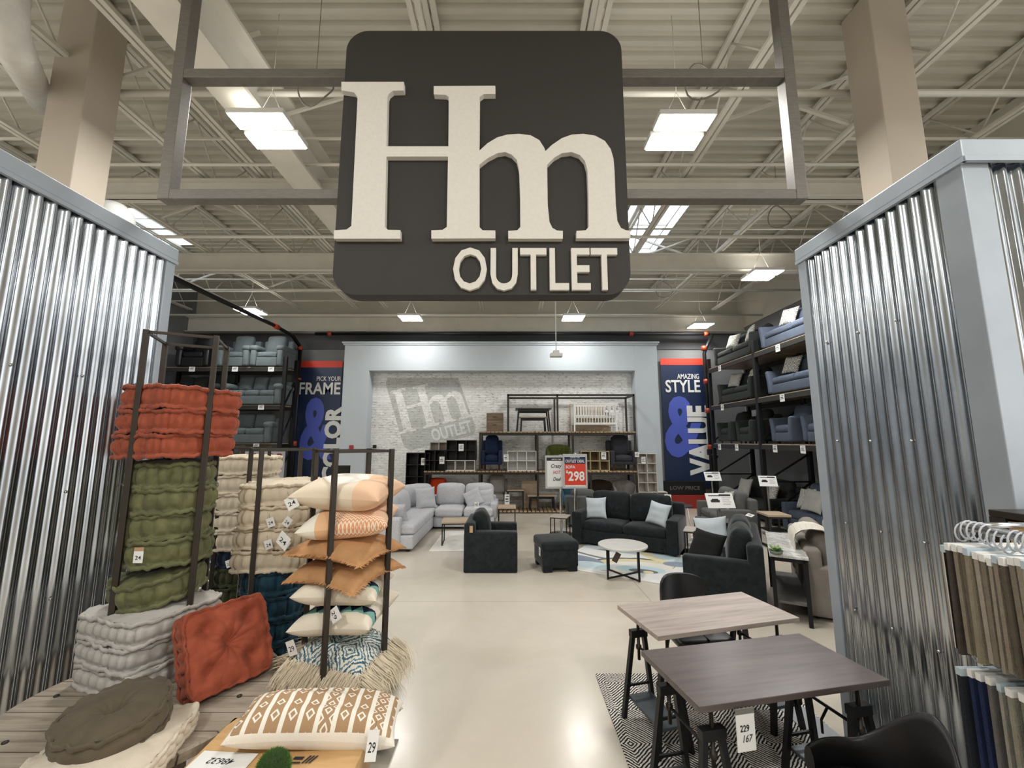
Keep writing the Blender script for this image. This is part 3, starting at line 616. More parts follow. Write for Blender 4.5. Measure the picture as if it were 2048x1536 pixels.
# banners on the back wall
BN = YB - .08
def banner(px0, px1, pyt, pyb, label, small, big, side, s0, s1, b0, b1, amp, sd):
    X0, Z1 = W(px0, pyt, BN); X1, _ = W(px1, pyt, BN); _, Z0 = W(px0, pyb, BN); _, Zr = W(px0, pyt + 13, BN)
    t = thing('wall_banner', label, 'banner', ((X0 + X1) / 2, BN, Z0), group='navy banners on the back wall'); of = Matrix.Translation((-(X0 + X1) / 2, -BN, -Z0))
    m = MB(); m.M = of; m.box(X0, X1, BN - .012, BN, Z0, Zr); m.build('panel', M_NAVY, t)
    m = MB(); m.M = of; m.box(X0, X1, BN - .016, BN, Zr, Z1); m.build('red_band', M_RED, t)
    def T(txt, box, material, name, bold, rot=False, lift=.02):
        xa, zb_ = W(box[0], box[3], BN); xb_, zt = W(box[2], box[1], BN); m = MB(); m.M = of; text_fit(m, txt, xa, xb_, zb_, zt, BN - lift, bold, .004, rot); m.build(name, material, t)
    T('&', amp, M_PERI, 'ampersand', .035); T(small, s0, M_WHITE, 'small_lettering', .01, lift=.026); T(big, b0, M_WHITE, 'large_lettering', .02, lift=.026); T(side, sd, M_WHITE, 'vertical_lettering', .05, True, .03)
banner(1320, 1410, 717, 976, 'navy banner with an ampersand right of the brick niche', 'AMAZING', 'STYLE', 'VALUE', (1354, 748, 1397, 758), None, (1331, 760, 1399, 785), None, (1331, 792, 1404, 915), (1380, 811, 1420, 951))
banner(597, 686, 722, 985, 'navy banner with an ampersand left of the brick niche', 'PICK YOUR', 'FRAME', 'COLOR', (634, 753, 683, 762), None, (598, 765, 682, 789), None, (597, 795, 670, 920), (643, 812, 686, 965))
# ================================================================ LEFT: CUSHION TOWERS
TAGM = [M_CARD, M_INK]
def price_tag(parent, loc, rot=(0, 0, 0), txt='24', w_=.05, h=.07, kraft=False, lb=None):
    """card hanging in the local xz plane, facing -y"""
    m = MB(); m.box(-w_ / 2, w_ / 2, -.0008, .0008, -h, 0)
    if txt: m.cur = 1; text_fit(m, txt, -w_ * .32, w_ * .32, -h * .72, -h * .38, -.0012, .01); m.cur = 0
    m.cur = 1; m.tube([(0, 0, -.004), (.004, .002, .03)], .0008, 4)
    o = m.build('price_tag', TAGM, parent, loc, rot)
    if kraft: o2 = MB().box(-w_ / 2, w_ / 2, -.0006, .0006, -.002, .02).build('kraft_top', mat('kraft_card', '#b59570', .8), o)
    return o
def rack(label, x, y, z, rz):
    t = thing('display_rack', label, 'rack', (x, y, z), rz, 'tall four-post cushion racks'); h = 1.95; s = .172; k = .014
    for i in (-1, 1):
        for j in (-1, 1): MB().bb(i * s - k, i * s + k, j * s - k, j * s + k, 0, h, .002).build('post', M_DARKM, t)
    for i in (-1, 1):
        MB().bb(i * s - .007, i * s + .007, -s + k, s - k, h - .02, h - .004, .001).build('top_rail', M_DARKM, t)
        MB().bb(-s + k, s - k, i * s - .007, i * s + .007, h - .02, h - .004, .001).build('top_rail', M_DARKM, t)
        MB().bb(-s + k, s - k, i * s - .007, i * s + .007, .02, .04, .001).build('base_rail', M_DARKM, t)
    return t
# cable spool table
SX, SYY, SZ = -1.87, 2.33, .7
t = thing('spool_table', 'round weathered plank cable spool table against the left metal partition', 'table', (SX, SYY, 0))
m = MB(); m.M = Matrix.Rotation(R(-20), 4, 'Z'); m.lathe([(.58, SZ - .055), (.6, SZ - .05), (.605, SZ - .01), (.595, SZ)], 64, smooth=False); m.build('tabletop', M_SPOOL, t)
m = MB(); m.lathe([(.19, .06), (.19, SZ - .055)], 14, smooth=False); m.build('drum', M_SPOOL, t)
MB().lathe([(.42, 0), (.43, .05), (.42, .06)], 48, smooth=False).build('base_disc', M_SPOOL, t)
for k in range(8): a = k * pi / 4; MB().lathe([(.012, SZ), (.012, SZ + .006), (.004, SZ + .009)], 8, (.47 * cos(a), .47 * sin(a), 0)).build('bolt', M_DARKM, t)
T1 = (-2.08, 2.62); r1 = R(25)
rack('tallest dark metal rack, standing on the spool table with terracotta cushions on top', T1[0], T1[1], .703, r1)
def tuft(label, M_, loc, rz, R_, t_, square, seed, group, pleats=22, rot=None, tufts=None, dip=.035, name='floor_cushion', pa=.026):
    m = tufted(MB(), R_, t_, square, pleats, tufts, seed, dip, pa=pa)
    o = m.build(name, M_, None, loc, rot or (0, 0, rz)); tag(o, label, 'cushion', group); return o
PL = ['lowest', 'second lowest', 'second from the top', 'topmost']
# whites at the bottom
wz = SZ + .002
for k, (dz, rz, dx) in enumerate([(0, -18, .02), (.122, -22, 0), (.245, -19, .01)]):
    tuft('off-white square cushion on the spool table, ' + ['bottom of its stack of three', 'middle of its stack of three', 'topmost of its stack, under a green one'][k],
         M_OFFW, (T1[0] + .0 + dx, T1[1] - .06, wz + dz), R(rz), .25, .12, True, 11 + k, 'off-white square cushions on the spool table', 30)
tuft('round moss green cushion lying tilted on the off-white stack inside the tall rack', M_GREEN, (T1[0] + .0, T1[1] - .02, 1.11), 0, .225, .14, False, 21, 'moss green round cushions', 20, (R(4), R(-9), .6))
for k in range(4):
    o = tuft('round moss green cushion in the tall rack, %s of four' % PL[k], M_GREEN, (T1[0] + .01 * (-1) ** k, T1[1] - .01, 1.30 + k * .143), k * 1.3, .222 - .004 * (k % 2), .142, False, 31 + k, 'moss green round cushions', 19 + k)
    if k == 0: price_tag(o, (.02, -.226, .1), (0, 0, 0), '24', .052, .062, True)
for k in range(3):
    tuft('square terracotta cushion at the top of the tall rack, %s of three' % ['lowest', 'middle', 'topmost'][k], M_TERRA, (T1[0] + .01 * k - .01, T1[1] - .01, 1.905 + k * .14), 0, .236, .135, True, 41 + k, 'square terracotta cushions', 34, (R(1 - k), R(k - 1), R(-20 + 3 * (k % 2))), [(0, 0), (.1, .1), (-.1, .1), (.1, -.1), (-.1, -.1)], .02)
# leaning terracotta
A = Vector((*F(412, 1408, .712), .712)); B = Vector((*F(530, 1352, .712), .712)); ex = (B - A).normalized(); ez0 = Vector((ex.y, -ex.x, 0)).normalized()
tl = R(24); up = (Vector((0, 0, 1)) * cos(tl) - ez0 * sin(tl)); nz = ex.cross(up)
C_ = (A + B) / 2 + up * .23 + nz * -.13
mt = Matrix((ex, up, nz)).transposed().to_4x4(); mt.translation = C_
o = tuft('big square terracotta cushion leaning on edge on the spool table', M_TERRA, (0, 0, 0), 0, .212, .12, True, 51, 'square terracotta cushions', 30, None, [(0, 0), (.1, .1), (-.1, .1), (.1, -.1), (-.1, -.1)], .05); o.matrix_world = mt
# cream square and dark olive round in front
cx, cy = F(205, 1500, .76)
o = tuft('flat square cream cushion under the olive round one on the spool table', M_IVORY, (cx + .03, cy, .712), 0, .235, .075, True, 61, None, 30, (R(-1), R(1.5), R(12)), None, .01)
price_tag(o, (-.1, -.255, .06), (R(-35), 0, -.1), '24', .055, .06, True)
cx, cy = F(221, 1428, .87)
tuft('round dark olive cushion with a deep centre tuft on the cream cushion', M_OLIVE, (cx + .015, cy + .01, .785), 0, .192, .11, False, 62, None, 17, (R(7), R(-3), .4), None, .055, pa=.009)
# towers behind
def tower(x, y, rz, lb): return rack(lb, x, y, 0, rz)
tower(-1.70, 3.12, R(42), 'dark metal rack of cream square and blue round cushions behind the pillow rack')
tower(-2.42, 3.85, R(30), 'dark metal rack half hidden behind the tall one, with cream and dark cushions')
tower(-3.15, 4.6, R(35), 'dark metal rack farthest left, mostly hidden by the green cushions')
def stackp(x, y, lst):
    z = .045
    for (M_, sq, R_, th, lab, grp, tg) in lst:
        o = tuft(lab, M_, (x + random.uniform(-.012, .012), y + random.uniform(-.012, .012), z), random.uniform(0, 6) if not sq else R(random.uniform(8, 20)), R_, th, sq, random.randint(0, 999), grp, 24 if not sq else 34, (R(random.uniform(-1.2, 1.2)), R(random.uniform(-1.5, 1.5)), (random.uniform(0, 6) if not sq else R(random.uniform(8, 22)))), None, .025)
        if tg:
            a = -o.rotation_euler.z
            for q in range(tg): 
                px_, py_ = (.05 + .14 * q, -.245); price_tag(o, (px_ * cos(a) - py_ * sin(a), px_ * sin(a) + py_ * cos(a), .07), (0, R(35 if q % 2 else -20), a), '24', .05, .06)
        z += th + .005
    return z
NB = ['bottom', 'second', 'third', 'fourth', 'fifth', 'sixth', 'seventh', 'top']
stackp(-1.68, 3.12, [(M_BLUEV, False, .225, .15, 'round petrol blue cushion in the middle rack, %s from the floor' % (['first', 'second', 'third', 'fourth', 'fifth', 'sixth', 'seventh'][k]), 'petrol blue round cushions', 0) for k in range(7)]
       + [(M_CREAM, True, .235, .14, 'square cream cushion in the middle rack, %s of the stack of four' % PL[k], 'cream square cushions in the middle rack', 2 if k in (1, 2) else 0) for k in range(4)])
stackp(-2.40, 3.85, [(M_DGREEN, False, .225, .145, 'round dark green cushion in the rack behind the tall one, %s from the floor' % NB[k + 1].replace('second', 'first'), 'dark green round cushions', 0) for k in range(0)]
       + [(M_DGREEN, False, .225, .145, 'round dark green cushion in the half hidden rack, number %s from the floor' % n_, 'dark green round cushions', 0) for n_ in ('one', 'two', 'three', 'four', 'five', 'six')]
       + [(M_NAVYV, False, .225, .14, 'round midnight navy cushion in the half hidden rack, under the cream squares', 'midnight navy round cushion', 1)]
       + [(M_CREAM, True, .235, .15, 'square cream cushion in the half hidden rack, %s of the stack of five' % q, 'cream square cushions in the half hidden rack', 0) for q in ('lowest', 'second', 'middle', 'fourth', 'topmost')])
# pillow rack
PX, PYY = -1.0, 2.66
tower(PX, PYY, R(42), 'dark metal rack filled with mixed throw pillows')
def pil(label, M_, z, yaw, w_, h, t_, seed, dx=0, dy=0, tx=0, ty=0, pin=.1, sag=0.0, fringe=None):
    t = None
    m = pillow(MB(), w_, h, t_, 26, pin, seed=seed, sag=sag)
    if fringe:
        t = thing('throw_pillow', label, 'pillow', (PX + dx, PYY + dy, z), group='throw pillows in the pillow rack', rot=(R(tx), R(ty), R(yaw)))
        m.build('cover', M_, t); f = MB(); rnd = random.Random(seed)
        for sd in range(4):
            for k in range(70):
                a = -1 + 2 * (k + .5) / 70; e = 1 - pin * (1 - a * a); L = fringe * rnd.uniform(.7, 1.2); dw = rnd.uniform(-.006, .006)
                c = {0: (a * w_ / 2, -h / 2 * e, 0, -1), 1: (a * w_ / 2, h / 2 * e, 0, 1), 2: (-w_ / 2 * e, a * h / 2, -1, 0), 3: (w_ / 2 * e, a * h / 2, 1, 0)}[sd]
                x, y, nx, ny = c; zz = -sag * (4 * x * x / w_ / w_ + 4 * y * y / h / h) * .5
                f.add([(x + ny * .005, y + nx * .005, zz + .003), (x - ny * .005, y - nx * .005, zz - .003), (x + nx * L + dw * ny, y + ny * L + dw * nx, zz - rnd.uniform(.0, .014))], [(0, 1, 2)])
        f.build('fringe', M_, t); return t
    o = m.build('throw_pillow', M_, None, (PX + dx, PYY + dy, z), (R(tx), R(ty), R(yaw))); tag(o, label, 'pillow', 'throw pillows in the pillow rack'); return o
o = pil('cream pillow with peach corner and white half circle, top of the pillow rack', M_PEACH, 1.69, -3, .53, .5, .18, 1, 0, 0, 4, 2)
price_tag(o, (-.26, -.24, .0), (0, R(-30), 0), '24', .07, .07)
o = pil('peach zigzag pillow in the pillow rack, second from the top', M_PCHEV, 1.52, 8, .5, .5, .165, 2, .01, .0, 3, -3)
price_tag(o, (-.3, -.22, -.01), (0, R(35), -.5), '24', .08, .08)
pil('burnt orange fringed pillow in the pillow rack, upper of two', M_ORF, 1.385, -14, .5, .5, .115, 3, .0, -.01, -2, 3, .05, .05, .028)
pil('burnt orange fringed pillow in the pillow rack, lower of two', M_ORF, 1.262, -19, .48, .48, .115, 4, .0, -.01, 2, 2, .05, .06, .028)
o = pil('ivory pillow with navy patches in the pillow rack, under the orange ones', M_NAVT, 1.135, 3, .47, .47, .14, 5, -.0, 0, 0, 3, .1)
price_tag(o, (.05, -.26, -.05), (0, R(50), -.4), '29', .07, .07)
o = pil('ivory pillow with navy and mint triangles in the pillow rack', M_NAVT, .985, -6, .48, .46, .155, 6, .01, 0, 4, -4, .1)
price_tag(o, (-.24, -.2, -.06), (0, R(-20), -.2), '29', .06, .08)
# furry pillow with printed top
ft = thing('fur_trimmed_pillow', 'blue printed pillow with long cream fur hanging from its edge', 'pillow', (PX + .01, PYY - .02, .80), group='throw pillows in the pillow rack', rot=(R(6), R(6), R(-12)))
pillow(MB(), .47, .4, .16, 24, .06, seed=9, sag=.07).build('cover', M_BPRT, ft)
def strands(n, w_, h, L, seed, z0=-.02, up=.0):
    f = MB(); rnd = random.Random(seed)
    for k in range(n):
        sd = rnd.random(); a = rnd.uniform(-1, 1)
        x, y, nx, ny = (a * w_ / 2, -h / 2, 0, -1) if sd < .5 else (w_ / 2, a * h / 2, 1, 0) if sd < .75 else (-w_ / 2, a * h / 2, -1, 0)
        x *= rnd.uniform(.86, 1.02); y *= rnd.uniform(.86, 1.02); l = L * rnd.uniform(.6, 1.1); z = z0 + rnd.uniform(-.02, .03); o_ = rnd.uniform(.25, .6) * l; s_ = rnd.uniform(-.02, .02)
        P = [Vector((x, y, z)), Vector((x + nx * o_ + s_, y + ny * o_ + s_ * .4, z - l * .25)), Vector((x + nx * o_ * 1.25 + s_ * 2, y + ny * o_ * 1.25 + s_, z - l * .65)), Vector((x + nx * o_ * 1.2 + s_ * 2.4, y + ny * o_ * 1.2 + s_, z - l))]
        tw = Vector((ny or .3, nx or .3, 0)).normalized() * .0022; vs = []
        for i, p in enumerate(P): q = tw * (1 - i / 3.3); vs += [tuple(p - q), tuple(p + q)]
        f.add(vs, [(0, 1, 3, 2), (2, 3, 5, 4), (4, 5, 7, 6)], True)
    return f
fu = strands(3400, .48, .42, .17, 3, -.03).build('fur_trim', M_FUR, ft); fu['kind'] = 'stuff'
price_tag(ft, (.22, -.27, -.07), (0, 0, .4), '25', .045, .1)
price_tag(ft, (-.2, -.29, -.14), (0, R(8), .5), '', .075, .085)
f2 = thing('fur_pillow', 'long haired grey and cream fur pillow low in the pillow rack', 'pillow', (PX, PYY, .62), group='throw pillows in the pillow rack', rot=(0, 0, R(20)))
pillow(MB(), .5, .5, .2, 20, .08, seed=12).build('cover', M_FURG, f2)
fu = strands(1800, .44, .44, .16, 5, .0).build('fur_trim', M_FURG, f2); fu['kind'] = 'stuff'
pil('grey blue printed pillow at the bottom of the visible pillow rack', M_BPRT, .47, 40, .5, .5, .17, 14, .02, 0)
pil('ivory pillow low in the pillow rack, second from the floor', M_NAVT, .29, 10, .5, .5, .17, 15)
pil('peach pillow resting on the floor inside the pillow rack', M_PCHEV, .12, 30, .5, .5, .17, 16)
# plywood crate, lumbar pillow, moss ball
cr = thing('plywood_crate', 'pale plywood crate under the patterned long pillow, with a handwritten strip on top', 'crate', (-.95, 1.7, 0))
m = MB(); m.bb(-.37, .32, -.5, .47, .0, .70, .006); m.build('body', M_PLY, cr)
m = MB(); m.M = Matrix.Translation((-.234, .19, .7035)) @ Matrix.Rotation(R(-4), 4, 'Z'); m.box(-.12, .12, -.05, .05, 0, .0005); m.cur = 1; text_fit(m, '48632', -.06, .05, -.018, .014, -.0012, .01, shear=.3, plane='xy', flip=True)
m.build('paper_strip', TAGM, cr)
m = MB(); m.M = Matrix.Translation((.088, .2, .7035))
m.prism([(-.05, -.02), (.0, -.02), (0, -.014), (-.05, -.014)], 0, .001, 'xy')
for k in range(3): m.prism([(.005 + k * .014, -.02), (.012 + k * .014, -.02), (.03 + k * .014, .02), (.023 + k * .014, .02)], 0, .001, 'xy')
m.prism([(-.04, .0), (.0, .0), (.004, .014), (-.036, .014)], 0, .001, 'xy')
m.build('stamped_mark', M_INK, cr)
lp = thing('lumbar_pillow', 'long tan and ivory patterned pillow lying on the plywood crate', 'pillow', (-.86, 2.06, .775), rot=(R(3), R(5), R(7)))
pillow(MB(), .70, .28, .15, 34, .05, seed=30, sag=.03).build('cover', M_LUMB, lp)
price_tag(lp, (.26, -.16, .05), (R(-12), R(2), .1), '29', .045, .11)
ms = thing('metal_stand', 'white metal stand under the right end of the patterned long pillow', 'stand', (-.54, 1.95, 0))
MB().box(-.05, .03, -.16, .12, .655, .67).build('plate', M_CHROME, ms)
MB().bb(-.0, .02, -.01, .01, 0.01, .66, .001).bb(-.07, .09, -.12, .12, 0, .012, .002).build('foot', M_CHROME, ms)
mbx, mby = F(546, 1540, .76)
mo = thing('moss_ball', 'small bristly green moss ball on the plywood crate', 'moss ball', (mbx, mby, .765))
MB().lathe([(.005, .06), (.035, .05), (.055, .025), (.06, 0), (.055, -.025), (.035, -.05), (.005, -.06)], 20).build('core', mat('moss_core', '#22380f', .9), mo)
f = MB(); rnd = random.Random(4)
for k in range(2600):
    v = Vector((rnd.gauss(0, 1), rnd.gauss(0, 1), rnd.gauss(0, 1))).normalized(); p = v * .057; q = v * rnd.uniform(.062, .07); s_ = v.orthogonal().normalized() * .0011
    f.add([tuple(p - s_), tuple(p + s_), tuple(q)], [(0, 1, 2)])
f.build('bristles', mat('moss_green', '#3f6a1e', .8, 0, .3, 40), mo)['kind'] = 'stuff'

dk = thing('ottoman', 'low dark brown ottoman half hidden behind the middle cushion racks', 'ottoman', (-3.5, 7.3, 0))
MB().rbox((0, 0, .28), (.75, .6, .36), .12, (0, 0, .02), 3).build('body', mat('dark_brown_leather', '#221c1a', .45), dk)
for i in (-1, 1):
    for j in (-1, 1): MB().lathe([(.015, 0), (.022, .13)], 8, (i * .28, j * .2, 0)).build('leg', M_BLACKP, dk)
# ================================================================ FURNITURE BUILDERS
def sofa(name, label, cat, loc, rz, w_=1.9, d=.9, M_=None, nseat=2, seat_h=.44, arm_h=.62, back_h=.85, arm_w=.17, style='track', leg=.06, legm=None, group=None, seed=0):
    t = thing(name, label, cat, (loc[0], loc[1], loc[2] if len(loc) > 2 else 0), rz, group); legm = legm or M_DWOOD
    iw = w_ - 2 * arm_w; st = .16; sb = seat_h - st
    MB().rbox((0, .02, (leg + sb) / 2), (iw + .02, d - .06, sb - leg), .025, mids=1).build('base', M_, t)
    for s in (-1, 1):
        x = s * (w_ / 2 - arm_w / 2); m = MB()
        if style == 'rolled':
            m.rbox((x, -.0, (leg + arm_h - .06) / 2), (arm_w * .85, d - .04, arm_h - .06 - leg), .05, (0, .02, 0), 2)
            m.rbox((x, -.01, arm_h - .07), (arm_w * 1.25, d + .0, .17), .08, (.0, .02, .015), 3)
        elif style == 'flare':
            m.rbox((x, 0, (leg + arm_h) / 2), (arm_w, d - .02, arm_h - leg), .045, (.01, 0, .0), 3)
            m.v = [(vx + s * max(0, vz - .25) * .18, vy, vz + max(0, vy + .1) * .22) for vx, vy, vz in m.v]
        else:
            m.rbox((x, 0, (leg + arm_h) / 2), (arm_w, d - .01, arm_h - leg), .03, (.004, 0, .008), 2)
        m.build('arm', M_, t)
    cw = iw / nseat
    for k in range(nseat):
        x = -iw / 2 + cw * (k + .5)
        MB().rbox((x, -.08, sb + st / 2), (cw - .008, d - .26, st), .055, (0, .015, .03), 5, wob=.003, seed=seed + k).build('seat_cushion', M_, t)
    MB().rbox((0, d / 2 - .09, (leg + back_h - .06) / 2), (w_ - (0 if style != 'rolled' else .1), .17, back_h - .06 - leg), .05, mids=2).build('back_frame', M_, t)
    for k in range(nseat):
        x = -iw / 2 + cw * (k + .5); m = MB()
        m.M = Matrix.Translation((x, d / 2 - .25, seat_h + (back_h - seat_h) / 2 + .03)) @ Matrix.Rotation(R(-10), 4, 'X')
        m.rbox((0, 0, 0), (cw - .01, .2, back_h - seat_h + .08), .085, (0, .05, .02), 5, wob=.006, seed=seed + 7 + k); m.build('back_cushion', M_, t)
    if leg > .02:
        for s in (-1, 1):
            for q in (-1, 1):
                MB().lathe([(.018, 0), (.028, leg + .01)], 10, (s * (w_ / 2 - .09), q * (d / 2 - .09), 0), smooth=False).build('foot', legm, t)
    return t
def barrel(name, label, loc, rz, M_, r=.38, h=.74, leg=.15, group=None):
    t = thing(name, label, 'chair', (loc[0], loc[1], loc[2] if len(loc) > 2 else 0), rz, group)
    def P(u, v):   # closed loop section around a horseshoe
        a = R(-25 + 230 * u); hh = h - .2 * abs(2 * u - 1) ** 2.2; q = v * 2 * pi
        rr = r - .05 + .05 * cos(q); z = (leg + .02 + hh) / 2 + (hh - leg - .02) / 2 * sin(q); flare = 1 + .12 * (z / h)
        return (rr * flare * cos(a), rr * flare * sin(a), z)
    MB().grid(P, 28, 16).add([P(0, k / 16) for k in range(16)], [tuple(range(16))]).add([P(1, k / 16) for k in range(16)], [tuple(range(16))]).build('shell', M_, t)
    MB().lathe([(.02, leg + .05), (r * .86, leg + .06), (r * .9, leg + .16), (r * .88, leg + .25), (r * .7, leg + .29), (.02, leg + .3)], 24, (0, -.03, 0)).build('seat_cushion', M_, t)
    for k in range(4):
        a = R(45 + 90 * k); MB().tube([(r * .7 * cos(a), r * .7 * sin(a), leg + .06), (r * .8 * cos(a), r * .8 * sin(a), 0)], [.018, .012], 8).build('leg', M_DWOOD, t)
    return t
def cubby(name, label, loc, cols, rows, cell, depth, M_, tk=.016, group=None, rz=0, back=None, skip=()):
    """open cube shelf: outer case and dividers; skip removes cells (col,row)"""
    t = thing(name, label, 'cube shelf', loc, rz, group); W_ = cols * cell + tk; m = MB()
    cells = [(c, r) for c in range(cols) for r in range(rows) if (c, r) not in skip]
    hs = set(); vv = set()
    for c, r in cells: hs |= {(c, r), (c, r + 1)}; vv |= {(c, r), (c + 1, r)}
    for c, r in hs: x = -W_ / 2 + c * cell; m.box(x, x + cell + tk, -depth / 2, depth / 2, r * cell, r * cell + tk)
    for c, r in vv: x = -W_ / 2 + c * cell; m.box(x, x + tk, -depth / 2 + .001, depth / 2, r * cell + tk, r * cell + cell)
    m.build('frame', M_, t); m = MB()
    for c, r in cells: x = -W_ / 2 + c * cell; m.box(x + tk, x + cell, depth / 2 - .012, depth / 2 - .002, r * cell + tk, r * cell + cell)
    m.build('back_panel', back or M_, t); return t
def card(parent, loc, w_=.1, h=.13, rz=0, rx=0, lines=3, name='price_card'):
    m = MB(); m.box(-w_ / 2, w_ / 2, -.002, .002, -h / 2, h / 2); m.cur = 1
    for k in range(lines):
        z = h * (.3 - .22 * k); m.box(-w_ * (.34 if k else .2), w_ * (.34 - .1 * (k % 2)), -.0035, -.002, z - h * .04 * (1.6 if k == 1 else .7), z + h * .04)
    return m.build(name, TAGM, parent, loc, (rx, 0, rz))
def leg_table(name, label, cat, loc, rz, w_, d, h, top, legm, tk=.03, lw=.025, shelf=None, base_rail=True, inset=.01, group=None):
    t = thing(name, label, cat, (loc[0], loc[1], loc[2] if len(loc) > 2 else 0), rz, group)
    MB().bb(-w_ / 2, w_ / 2, -d / 2, d / 2, h - tk, h, .004).build('tabletop', top, t); a, b = w_ / 2 - inset - lw / 2, d / 2 - inset - lw / 2
    for i in (-1, 1):
        for j in (-1, 1): MB().box(i * a - lw / 2, i * a + lw / 2, j * b - lw / 2, j * b + lw / 2, 0, h - tk).build('leg', legm, t)
    m = MB(); zz = h - tk
    m.box(-a, a, -b - lw / 2, -b + lw / 2, zz - lw, zz - .001).box(-a, a, b - lw / 2, b + lw / 2, zz - lw, zz - .001)
    m.box(-a - lw / 2, -a + lw / 2, -b, b, zz - lw, zz - .001).box(a - lw / 2, a + lw / 2, -b, b, zz - lw, zz - .001)
    if base_rail:
        for i in (-1, 1): MB().box(i * a - lw / 2, i * a + lw / 2, -b + lw / 2, b - lw / 2, .002, lw).build('base_rail', legm, t)
    m.build('frame', legm, t)
    if shelf: MB().box(-a, a, -b, b, shelf, shelf + .02).build('shelf', top if shelf > .3 else legm, t)
    return t
def cushion(label, M_, loc, rz, w_=.42, tilt=75, t_=.14, roll=0, seed=1, group=None, cat='pillow', name='throw_pillow', h=None):
    """pillow standing on edge, leaning back; rz like the seat it sits on (front -y)"""
    o = pillow(MB(), w_, h or w_, t_, 18, .09, seed=seed).build(name, M_)
    o.rotation_mode = 'XYZ'; o.matrix_world = Matrix.Translation(loc) @ Matrix.Rotation(rz, 4, 'Z') @ Matrix.Rotation(R(tilt), 4, 'X') @ Matrix.Rotation(R(roll), 4, 'Z')
    return tag(o, label, cat, group)
# ================================================================ RIGHT: CRANK TABLES
def crank_table(label, loc, rz, top, w_, d, h=.76):
    t = thing('trestle_table', label, 'table', (*loc, 0), rz, 'crank trestle tables')
    MB().bb(-w_ / 2, w_ / 2, -d / 2, d / 2, h - .03, h, .003).build('tabletop', top, t)
    for s in (-1, 1):
        tr = bpy.data.objects.new('trestle', None); COL.objects.link(tr); tr.parent = t; tr.location = (s * (w_ / 2 - .12), 0, 0)
        for q in (-1, 1):
            y = q * (d / 2 - .085); m = MB()
            for k in (-1, 1): m.bar((k * .045, y, .585), (k * .125, y + q * .03, 0), .028, .034)
            m.bb(-.066, .066, y - .024, y + .024, .56, .61, .004).bar((-.095, y + q * .015, .23), (.095, y + q * .015, .23), .014)
            m.build('a_frame', M_BLACKP, tr)
            MB().lathe([(.011, .40), (.011, .47), (.02, .475), (.02, .5), (.011, .505), (.011, h - .05), (.03, h - .045), (.03, h - .03)], 14, (0, y, 0)).build('screw_post', M_DARKM, tr)
        MB().tube([(0, -d / 2 + .085, .49), (0, d / 2 - .085, .49)], .009, 8).tube([(0, -.0, .49), (-.05 * s, 0, .43), (-.05 * s, 0, .36)], .007, 6).build('crank', M_BLACKP, tr)
        MB().bb(-.09, .09, -d / 2 + .07, d / 2 - .07, .15, .17, .003).build('foot_plate', mat('riveted_grey_steel', '#5c6266', .45, .7, .1, 12), tr)
    return t
c = [F(*q, .76) for q in [(1283, 1300), (1600, 1266), (1778, 1358), (1395, 1418)]]
cx, cy = sum(p[0] for p in c) / 4, sum(p[1] for p in c) / 4
dt = crank_table('dark walnut topped crank table in front, nearest the photographer', (cx, cy), R(11.6), M_DTAB, 1.125, .545)
o = card(dt, (-.33, -.272 - .012, .63), .1, .16, 0, 0, 0)
m = MB(); text_fit(m, '229', -.032, .018, .005, .035, -.0036, .02); text_fit(m, '167', -.02, .035, -.04, -.008, -.0036, .01, shear=.3); m2 = m.build('price_numerals', M_INK, o)
MB().box(-.05, .05, -.003, .003, .081, .105).build('holder', mat('grey_holder', '#77756f', .6), o)
MB().lathe([(.001, -.0036), (.012, -.0036), (.012, -.003)], 14).build('round_sticker', mat('pale_blue_sticker', '#8fb3c9', .6), o, (.032, 0, .045), (R(90), 0, 0))
c = [F(*q, .76) for q in [(1235, 1212), (1484, 1183), (1597, 1235), (1315, 1270)]]
cx, cy = sum(p[0] for p in c) / 4, sum(p[1] for p in c) / 4
crank_table('grey oak topped crank table standing behind the dark one', (cx, cy), R(14.5), M_LTAB, 1.14, .53)
def shell_chair(label, loc, rz):
    t = thing('leather_chair', label, 'chair', (*loc, 0), rz, 'black leather shell chairs')
    def B(u, v, off):
        a = 2 * u - 1; z = .46 + .37 * v * (1 - .12 * abs(a) ** 5); ww = .235 * (1 - .12 * v) * (1 if v < .85 else 1 - (v - .85) * .3)
        return (a * ww, .2 + .07 * v - .1 * a * a + off, z)
    m = MB().grid(lambda u, v: B(u, v, -.018), 16, 10).grid(lambda u, v: B(u, v, .018), 16, 10)
    edge = [(i / 16, 1) for i in range(17)]
    m.add([B(u, 1, s) for u, _ in edge for s in (-.018, .018)], [(2 * i, 2 * i + 1, 2 * i + 3, 2 * i + 2) for i in range(16)], True)
    for uu in (0, 1): m.add([B(uu, j / 10, s) for j in range(11) for s in (-.018, .018)], [(2 * i, 2 * i + 1, 2 * i + 3, 2 * i + 2) for i in range(10)], True)
    m.build('backrest', M_BLKL, t)
    MB().rbox((0, -.0, .445), (.47, .44, .07), .034, (0, .02, .012), 4).build('seat', M_BLKL, t)
    MB().box(-.004, .004, -.22, .2, .474, .489).build('seam', M_BLACKP, t)
    for i in (-1, 1):
        for j in (-1, 1): MB().tube([(i * .15, j * .14, .42), (i * .22, j * .2, 0)], [.014, .01], 8).build('leg', M_BLACKP, t)
    return t
shell_chair('black leather chair tucked under the far side of the grey oak table', (1.5, 3.64), R(4))
t = thing('leather_chair', 'black leather bucket chair beside the dark table, lower right corner', 'chair', (1.55, 1.98, 0), R(-90), 'black leather shell chairs')
